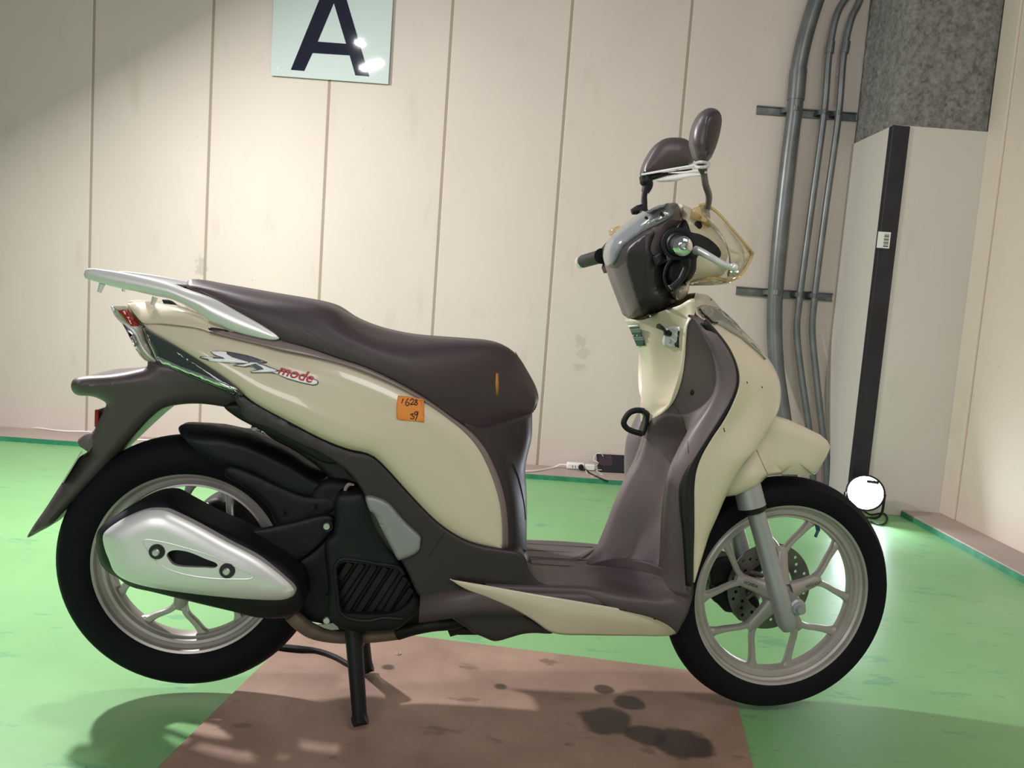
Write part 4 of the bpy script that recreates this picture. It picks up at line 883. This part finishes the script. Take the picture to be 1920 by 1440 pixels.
mid_ = [a.lerp(b_, .55) + BZ*.006 for a, b_ in zip(s0_, s1_)]
ST = skin('seat', [s0_, mid_, s1_, mix(s1_, s2_, .35, .006), s2_, mix(s2_, s3_, .5, .004), s3_, s4_], M['seat'], SC, sub=4)
bvse = bvh_of(ST)
q_ = MB(); stroke(q_, TS((60, 175), (230, 255), (400, 315), (560, 360), (700, 400), (820, 455), (930, 530), (1000, 600), (1020, 630)), bvse, .0009, 0); q_.build('stitching', M['stitch'], ST); q_ = MB(); stroke(q_, TS((230, 262), (400, 325), (560, 378), (700, 425), (800, 480), (900, 550), (985, 620)), bvse, .0007, 0); q_.build('stitching', M['stitch'], ST); q_ = MB(); stroke(q_, [(966, 660), (985, 690), (1000, 725), (1003, 755)], bvse, .0007, 0); q_.build('stitching', M['stitch'], ST)
decal('tape_strip', T5((232, 338), (241, 338), (243, 380), (243, 425), (233, 427), (230, 380)), M['yellowtape'], ST, bvse, .001)
# ---- grab rail
go = T2((350, 108), (352, 85), (362, 72), (390, 70), (470, 80), (560, 93), (700, 120), (830, 152), (920, 188), (1000, 215), (1060, 238), (1130, 272), (1200, 308), (1280, 350), (1360, 395), (1430, 442), (1450, 465), (1430, 472), (1370, 466), (1250, 440), (1170, 415), (1110, 390), (1050, 360), (1000, 322), (950, 292), (890, 262), (830, 240), (760, 226), (680, 208), (560, 182), (470, 160), (400, 138), (358, 124))
def gs(x_, y_): t = min(max((x_-157)/370, 0), 1); return .088+.055*t
rt_ = line(T2((352, 100), (362, 76), (390, 71), (470, 80), (560, 93), (700, 120), (830, 152), (920, 188), (1000, 215), (1060, 238), (1130, 272), (1200, 308), (1280, 350), (1360, 395), (1430, 442), (1449, 462)), [.088, .10, .115, .13, .143], 60)
rb_ = line(T2((352, 104), (358, 124), (400, 138), (470, 160), (560, 182), (680, 208), (760, 226), (830, 240), (890, 262), (950, 292), (1000, 322), (1050, 360), (1110, 390), (1170, 415), (1250, 440), (1370, 466), (1425, 472), (1450, 466)), [.088, .10, .115, .13, .143], 60)
rbk = lambda l, t: [p-BN*t for p in l]
rl_ = [rbk(mix(rt_, rb_, .5), .020), rbk(rt_, .017), rbk(rt_, .006), rt_, mix(rt_, rb_, .12, .005), mix(rt_, rb_, .32, .009), mix(rt_, rb_, .6, .010), mix(rt_, rb_, .88, .005), rb_, rbk(rb_, .006), rbk(rb_, .017), rbk(mix(rt_, rb_, .5), .020)]
gr = skin('grab_rail', rl_, M['silver'], SC, sub=3, solid=0, split=True, smooth=60)
c = MB()
for (x_, y_) in ((164, 516), (240, 530)):
    p = P(x_, y_, .094); p2 = mirror(p); p, p2 = p-BN*.010, p2+BN*.010; c.tube([p, p.lerp(p2, .5)-BU*.012*(x_ < 200), p2], [.0075, .009, .0075], 12)
c.build('rail_crossbar', M['silver'], gr)
plate('rail_mount', T2((790, 245), (830, 252), (860, 275), (915, 300), (905, 308), (850, 298), (780, 288), (772, 278), (800, 268)), M['black'], gr, s=.07, bulge=.003, w=5, back=.02, sm=2, step=5)
plate('rail_base', T2((1050, 405), (1100, 405), (1200, 432), (1215, 448), (1190, 455), (1110, 442), (1060, 428)), M['black'], gr, s=.128, bulge=.003, w=4, back=.03, sm=2, step=5)
plate('rack_plate', T2((800, 158), (830, 156), (910, 168), (925, 185), (905, 190), (860, 172)), M['black'], gr, s=.05, bulge=.003, w=4, mir=True, sm=2, step=4)
for (xa, ya, xb, yb, s_) in ((192, 532, 186, 548, .085), (234, 540, 232, 547, .02), (291, 557, 286, 572, .09)): MB().tube([P(xa, ya, s_), P(xb, yb, s_)], [.006, .004], 8, sm=0).build('rail_peg', M['silver'], gr)
MB().box((-.03, -.02, -.006), (.03, .02, .006), Matrix.Translation(P(470, 805, -.09))).build('shock_bracket', M['steel'], SC, bevel=.003)
MB().tube([P(470, 802, -.09), P(500, 822, -.09), P(540, 838, -.09)], [.012, .009, .006], 10).build('shock_link', M['steel'], SC)
# ---- marks on the side panel
bp = bvh_of(SP)
q_ = MB()
EM = decal('side_emblem', TS((135, 617), (150, 608), (180, 606), (260, 612), (330, 624), (400, 638), (470, 660), (545, 688), (530, 698), (500, 697), (560, 722), (617, 745), (650, 752), (760, 775), (870, 805), (908, 822), (912, 838), (900, 852), (870, 857), (780, 838), (690, 812), (610, 775), (565, 768), (430, 768), (420, 756), (470, 742), (420, 722), (380, 726), (295, 714), (330, 700), (220, 694), (120, 676), (55, 655), (60, 646), (150, 650), (200, 656), (160, 640)), mat('emblem_edge', (.14, .15, .17), .3, .5), SP, bp, .0012, thick=.001, step=5)
for pl in ([(140, 618), (152, 611), (215, 612), (252, 618), (250, 632), (290, 655), (345, 672), (408, 690), (400, 698), (330, 694), (200, 688), (130, 676), (118, 662), (180, 664), (240, 668), (225, 656), (165, 636)], [(62, 650), (110, 650), (150, 655), (160, 664), (120, 662)], [(423, 692), (468, 694), (490, 706), (460, 700), (378, 721), (305, 712), (372, 708)], [(455, 702), (498, 708), (560, 730), (612, 748), (598, 758), (510, 762), (432, 762), (428, 757), (520, 742), (500, 724)]):
    decal('emblem_letter', TS(*pl), M['whiteink'], EM, bp, .0026, thick=.0006, step=4)
decal('emblem_backing', TS((580, 758), (640, 758), (760, 782), (870, 810), (905, 826), (900, 846), (870, 852), (780, 832), (690, 806), (620, 778)), M['whiteink'], EM, bp, .0026, thick=.0006, step=4)
def tconv(ox, oy, sx, ang, bv, off):
    ca, sa = math.cos(ang), math.sin(ang)
    return lambda x_, y_: onto(bv, ox+(x_*ca*sx+y_*sa*sx), oy+(x_*sa*sx-y_*ca*sx), off)
o1 = TS((612, 772))[0]
text_mesh('mode', tconv(o1[0], o1[1], 29, math.radians(15.5), bp, .0036), M['redink'], 'emblem_word', EM, shear=.3, bold=.012)
so = decal('price_sticker', TS((1482, 930), (1560, 938), (1664, 955), (1668, 960), (1672, 1080), (1670, 1122), (1600, 1112), (1500, 1106), (1474, 1098), (1472, 1000)), M['orange'], SP, bp, .0016, thick=.0006, step=5)
for st_ in ([(1520, 952), (1508, 985)], [(1555, 952), (1538, 978), (1540, 1000), (1555, 1000), (1562, 984), (1545, 978)], [(1568, 968), (1582, 955), (1594, 962), (1588, 980), (1570, 994), (1600, 993)], [(1622, 962), (1606, 962), (1612, 978), (1622, 990), (1608, 1000), (1600, 988), (1612, 978), (1622, 962)], [(1570, 1066), (1590, 1058), (1584, 1074), (1598, 1078), (1592, 1096), (1570, 1090)], [(1626, 1048), (1608, 1046), (1600, 1062), (1614, 1066), (1626, 1048), (1618, 1080), (1608, 1106)]):
    q_ = MB(); stroke(q_, TS(*st_), bp, .0008, .0026, 4); q_.build('written_digit', M['ink'], so)
# ---- handlebar head
HB = plate('handlebar_cover', T1((740, 655), (762, 672), (772, 700), (775, 745), (800, 752), (765, 785), (715, 830), (690, 880), (675, 930), (678, 1000), (672, 1060), (672, 1120), (685, 1170), (712, 1200), (730, 1240), (745, 1278), (700, 1300), (650, 1322), (550, 1352), (465, 1364), (445, 1320), (395, 1200), (360, 1110), (335, 1010), (338, 940), (370, 880), (450, 810), (520, 760), (600, 703), (680, 664)), M['brown'], SC, s=lambda x_, y_: .008+.062*min(max((x_-1138-(y_-470)*.32*(y_>470))/75, 0), 1), bulge=.050, w=36, mir=True, sm=3, step=7)
HB.data.materials.append(M['dbrown'])
bh = bvh_of(HB)
decal('shaded_facet', T1((440, 990), (460, 930), (520, 880), (580, 845), (612, 835), (590, 900), (585, 950), (610, 985), (640, 1000), (650, 1035), (672, 1060), (672, 1120), (690, 1175), (715, 1205), (735, 1250), (742, 1278), (650, 1318), (550, 1348), (520, 1300), (490, 1200), (460, 1100)), M['dbrown'], HB, bh, .0022, sm=2, thick=.001, step=4)  # same cover, the facet's shade is painted on in darker plum
IG = decal('instrument_glass', T1((335, 1036), (318, 1000), (318, 955), (342, 895), (395, 838), (455, 788), (520, 742), (575, 702), (635, 672), (690, 670), (715, 700), (720, 725), (690, 755), (620, 795), (540, 840), (470, 890), (420, 930), (395, 980), (370, 1030)), M['glass'], HB, bh, .002, sm=2, thick=.005, step=5)
decal('meter_plate', T1((600, 740), (640, 715), (690, 712), (700, 730), (660, 755), (600, 785), (540, 810), (570, 770)), M['steel'], IG, bh, .0075, sm=2, thick=.001, step=5)
for pt_ in ((655, 738), (565, 765)): q_ = MB(); stroke(q_, T1(pt_, (pt_[0]+6, pt_[1]+2)), bh, .003, .009, 0); q_.build('meter_button', M['ink'], IG)
# cream front half
HF = plate('headlamp_cowl', T1((773, 662), (800, 672), (840, 690), (870, 715), (900, 742), (955, 790), (1010, 845), (1050, 915), (1066, 970), (1050, 1020), (1040, 1090), (980, 1120), (880, 1130), (832, 1150), (825, 1190), (800, 1238), (742, 1278), (725, 1220), (735, 1160), (800, 1140), (760, 1000), (700, 900), (740, 790), (778, 745)), M['cream'], SC, s=.055, bulge=.040, w=26, mir=True, sm=2, step=7)
bhf = bvh_of(HF)
decal('cowl_opening', T1((770, 790), (800, 758), (820, 790), (835, 835), (880, 845), (940, 875), (990, 915), (1017, 955), (1015, 985), (990, 1000), (940, 985), (885, 975), (870, 1000), (868, 1060), (845, 1110), (815, 1135), (760, 1150), (700, 1150), (690, 1050), (700, 930)), M['ink'], HF, bhf, .0015, sm=2, thick=.001, step=5)
c = onto(bhf, *T1((878, 795))[0], .001)
MB().lathe([(.0001, .001), (.0075, .001), (.0090, .0), (.0001, -.001)], c, BN, 20).build('cowl_bolt_hole', M['ink'], HF)
# transparent screen lens around the headlamp
def lens(name, outline, m_, s, bul, w, par, **k): return plate(name, outline, m_, par, s=s, bulge=bul, w=w, **k)
h0 = [P(x_, y_, s_) for x_, y_, s_ in T1((885, 672, .10), (925, 668, .10), (1000, 718, .10), (1080, 808, .09), (1150, 888, .07), (1200, 948, .04), (1216, 965, 0))]
hA = resample(smooth_line(h0, 6), 24)
h1 = [P(x_, y_, s_) for x_, y_, s_ in T1((965, 805, .12), (1020, 850, .13), (1062, 930, .135), (1075, 1000, .13), (1070, 1060, .11), (1060, 1100, .07), (1070, 1130, 0))]
hB = resample(smooth_line(h1, 6), 24)
hM = [P(x_, y_, s_) for x_, y_, s_ in T1((925, 740, .125), (1000, 790, .13), (1070, 860, .13), (1120, 930, .125), (1150, 990, .11), (1150, 1060, .07), (1120, 1118, 0))]
hM = resample(smooth_line(hM, 6), 24)
SCN = skin('headlamp_lens', [hA, hM, hB], M['clear'], SC, sub=5, solid=.002)
q_ = MB().tube(hA[:-1]+[hA[-1]], .0035, 8, sm=0).tube([mirror(p) for p in hA], .0035, 8, sm=0)
e1 = resample(smooth_line([P(x_, y_, s_) for x_, y_, s_ in T1((1216, 965, 0), (1200, 1010, .03), (1170, 1060, .06), (1130, 1108, .07), (1080, 1133, .07), (1000, 1118, .08), (930, 1122, .09))], 5), 20)
q_.tube(e1, .003, 8, sm=0).tube([mirror(p) for p in e1], .003, 8, sm=0)
q_.build('lens_rim', M['amber'], SCN)
plate('lower_lens', T1((835, 1145), (880, 1128), (960, 1112), (1040, 1120), (1100, 1132), (1060, 1152), (980, 1162), (880, 1162), (830, 1160)), M['clear'], SC, s=.06, bulge=.012, w=8, mir=True, sm=2, step=5)
plate('signal_block', T1((838, 742), (850, 712), (876, 680), (905, 668), (940, 675), (952, 720), (965, 800), (920, 778), (880, 762), (845, 752)), M['amber'], SC, s=.10, bulge=.006, w=7, back=.03, sm=1, step=5)
for far in (1,):
    plate('signal_block', T1((348, 822), (360, 808), (398, 795), (420, 812), (440, 835), (400, 850), (352, 850)), M['amber'], SC, s=-.13, bulge=.006, w=6, back=.03, sm=1, step=5)
# bars
def grip(end, inb, name, near):
    d = (inb-end).normalized()
    o = MB().tube([end+d*.012, end+d*.02, end+d*.128, end+d*.130], [.0155, .0165, .0165, .019], 24, sm=0).build(name, M['black'], SC, smooth=50)
    MB().lathe([(.0001, .004), (.004, .0045), (.006, .003), (.007, .0055), (.013, .004), (.0172, 0), (.0178, -.006), (.0165, -.016), (.0001, -.016)], end, -d, 32).build('bar_end', M['chrome'], o)
    if near: MB().lathe([(.0001, .0075), (.003, .0075), (.0042, .005), (.0042, .002)], end, -d, 12).build('bar_end_screw', M['steel'], o)
    return o, d
e_n, i_n = P(1280, 462, .325), P(1268, 455, .13)
gN, dn = grip(e_n, i_n, 'handle_grip', True)
MB().tube([e_n+dn*.125, e_n+dn*.14, e_n+dn*.19, e_n+dn*.26], [.020, .029, .031, .030], 24, sm=0).build('switch_housing', M['black'], gN, smooth=40)
MB().tube([e_n+dn*.133, e_n+dn*.137], [.0315, .0315], 28, sm=0).build('housing_flange', M['black'], gN, smooth=30)
MB().tube([P(x_, y_, s_) for x_, y_, s_ in T1((865, 945, .20), (900, 958, .22), (960, 990, .25), (1040, 1035, .27), (1100, 1055, .285))], [.0085, .0075, .0065, .006, .006], 14, flat=BN).ball(P(*T1((1098, 1052))[0], .286), .0085).build('brake_lever', M['silver'], SC)
MB().tube([P(x_, y_, .2) for x_, y_ in T1((800, 1000), (808, 1050), (790, 1095), (770, 1130), (720, 1180))], [.010, .007, .0065, .006, .0075], 12).build('brake_hose', M['black'], SC)
MB().tube([P(x_, y_, .17) for x_, y_ in T1((735, 985), (690, 1040), (672, 1110), (690, 1170), (715, 1195), (740, 1180))], .0025, 8).build('throttle_cable', M['black'], SC)
plate('switch_box', T1((620, 985), (650, 965), (685, 975), (690, 1010), (660, 1030), (640, 1040), (632, 1020)), M['black'], SC, s=.15, bulge=.004, w=5, back=.04, sm=1, step=5)
plate('master_cylinder', T1((760, 1000), (850, 990), (870, 1020), (860, 1080), (830, 1130), (780, 1140), (720, 1160), (690, 1120), (690, 1060), (720, 1010)), M['black'], SC, s=.11, bulge=.015, w=10, back=.06)
e_f, i_f = P(1090, 491, -.325), P(1150, 474, -.13)
gF, df = grip(e_f, i_f, 'handle_grip', False)
plate('far_switch_housing', T1((310, 930), (345, 890), (385, 845), (405, 850), (400, 900), (370, 950), (360, 1080), (330, 1085), (315, 1050), (330, 1000), (305, 985)), M['black'], SC, s=-.165, bulge=.006, w=6, back=.05, sm=1, step=5)
# mirrors
MF = plate('mirror_housing', T1((543, 478), (545, 445), (560, 400), (595, 335), (635, 285), (680, 260), (750, 254), (800, 262), (832, 285), (848, 325), (856, 375), (845, 415), (790, 430), (700, 452), (600, 482)), M['fend'], SC, s=-.26, bulge=.022, w=26, back=.03, sm=2, step=6)
mm = M['black']
MB().tube([P(x_, y_, -.26) for x_, y_ in T1((548, 485), (560, 520), (570, 545), (556, 590))], [.012, .016, .014, .010], 14).build('mirror_joint', mm, MF)
plate('mirror_lower_edge', T1((530, 500), (545, 484), (700, 466), (840, 445), (850, 455), (700, 485), (600, 515), (545, 520)), mm, MF, s=-.262, bulge=.004, w=5, back=.02, sm=1, step=5)
MB().tube([P(x_, y_, s_) for x_, y_, s_ in T1((556, 575, -.25), (550, 620, -.25), (549, 665, -.25), (540, 700, -.25), (545, 740, -.24), (532, 775, -.22), (540, 850, -.12))], [.007, .007, .008, .014, .014, .010, .010], 12).build('mirror_stem', mm, MF)
MB().tube([P(x_, y_, -.25) for x_, y_ in T1((545, 690), (510, 700), (472, 712))], [.012, .012, .007], 10).build('stem_clamp', mm, MF)
MN = plate('mirror_housing', T1((838, 285), (845, 215), (862, 160), (890, 110), (920, 82), (960, 72), (1000, 85), (1023, 120), (1024, 180), (1000, 285), (975, 350), (948, 395), (905, 405), (868, 385), (850, 335)), M['fend'], SC, s=.22, bulge=.035, w=26, back=.015, sm=2, step=6)
bm_ = bvh_of(MN)
decal('mirror_back_rim', T1((930, 130), (960, 100), (1000, 95), (1020, 130), (1018, 180), (995, 280), (965, 350), (935, 370), (925, 280), (925, 200)), M['dbrown'], MN, bm_, .0008, sm=2, step=5)
MB().tube([P(x_, y_, s_) for x_, y_, s_ in T1((905, 398, .215), (908, 440, .212), (915, 475, .208), (925, 540, .20), (944, 600, .175), (946, 640, .14), (938, 680, .10), (925, 730, .07))], [.012, .010, .0065, .0065, .0065, .0065, .0065, .0065], 12).build('mirror_stem', M['brown'], MN)
# loose plastic film tying both mirrors together
a_, b2_ = [P(x_, y_, s_) for x_, y_, s_ in T1((534, 476, -.24), (700, 446, -.1), (830, 424, .05), (900, 408, .2), (945, 412, .245))], [P(x_, y_, s_) for x_, y_, s_ in T1((536, 488, -.24), (700, 460, -.1), (830, 434, .05), (900, 432, .2), (942, 436, .245))]
TP = empty('tape_band', P(*T1((534, 500))[0], -.24), 'white plastic tape wrapped around both mirrors above the handlebar', 'tape')
def ribbon(a_, b2_, name):
    a_ = smooth_line(a_, 5); b2_ = smooth_line(b2_, 5); n = len(a_)
    finish(name, a_+b2_, [(i, i+1, n+i+1, n+i) for i in range(n-1)], M['film'], TP, solid=.0015)
ribbon(a_, b2_, 'tape_strand')
ribbon([P(x_, y_, s_) for x_, y_, s_ in T1((700, 468, -.12), (800, 462, .0), (880, 450, .15), (935, 462, .235))], [P(x_, y_, s_) for x_, y_, s_ in T1((700, 474, -.12), (800, 474, .0), (880, 466, .15), (935, 476, .235))], 'tape_strand')
ribbon([P(x_, y_, s_) for x_, y_, s_ in T1((620, 515, -.2), (720, 490, -.1), (820, 474, .05), (900, 478, .2))], [P(x_, y_, s_) for x_, y_, s_ in T1((640, 526, -.2), (740, 522, -.1), (820, 500, .05), (905, 488, .2))], 'tape_strand')
MB().tube([P(x_, y_, s_) for x_, y_, s_ in T1((868, 415, .21), (905, 405, .24), (945, 415, .225), (940, 432, .24), (895, 438, .24), (868, 428, .21))], .003, 8, close=True).build('tape_wrap', M['film'], TP)
# wheel lettering
def hub_word(ang):
    ctr = fpt(.082, ang, .0225)
    d = (fpt(.2, ang)-FC).normalized(); up_ = AX.cross(d)
    if ang > 90: d = -d; up_ = -up_
    if up_.z < 0 and abs(d.z) < .9: up_ = -up_
    return lambda x_, y_: ctr + d*(x_-1.8)*.010 + up_*(y_-.3)*.010
for an_ in (162.5, 18.5): text_mesh('HONDA', hub_word(an_), M['disc'], 'cast_letters', FW, solid=.0008)
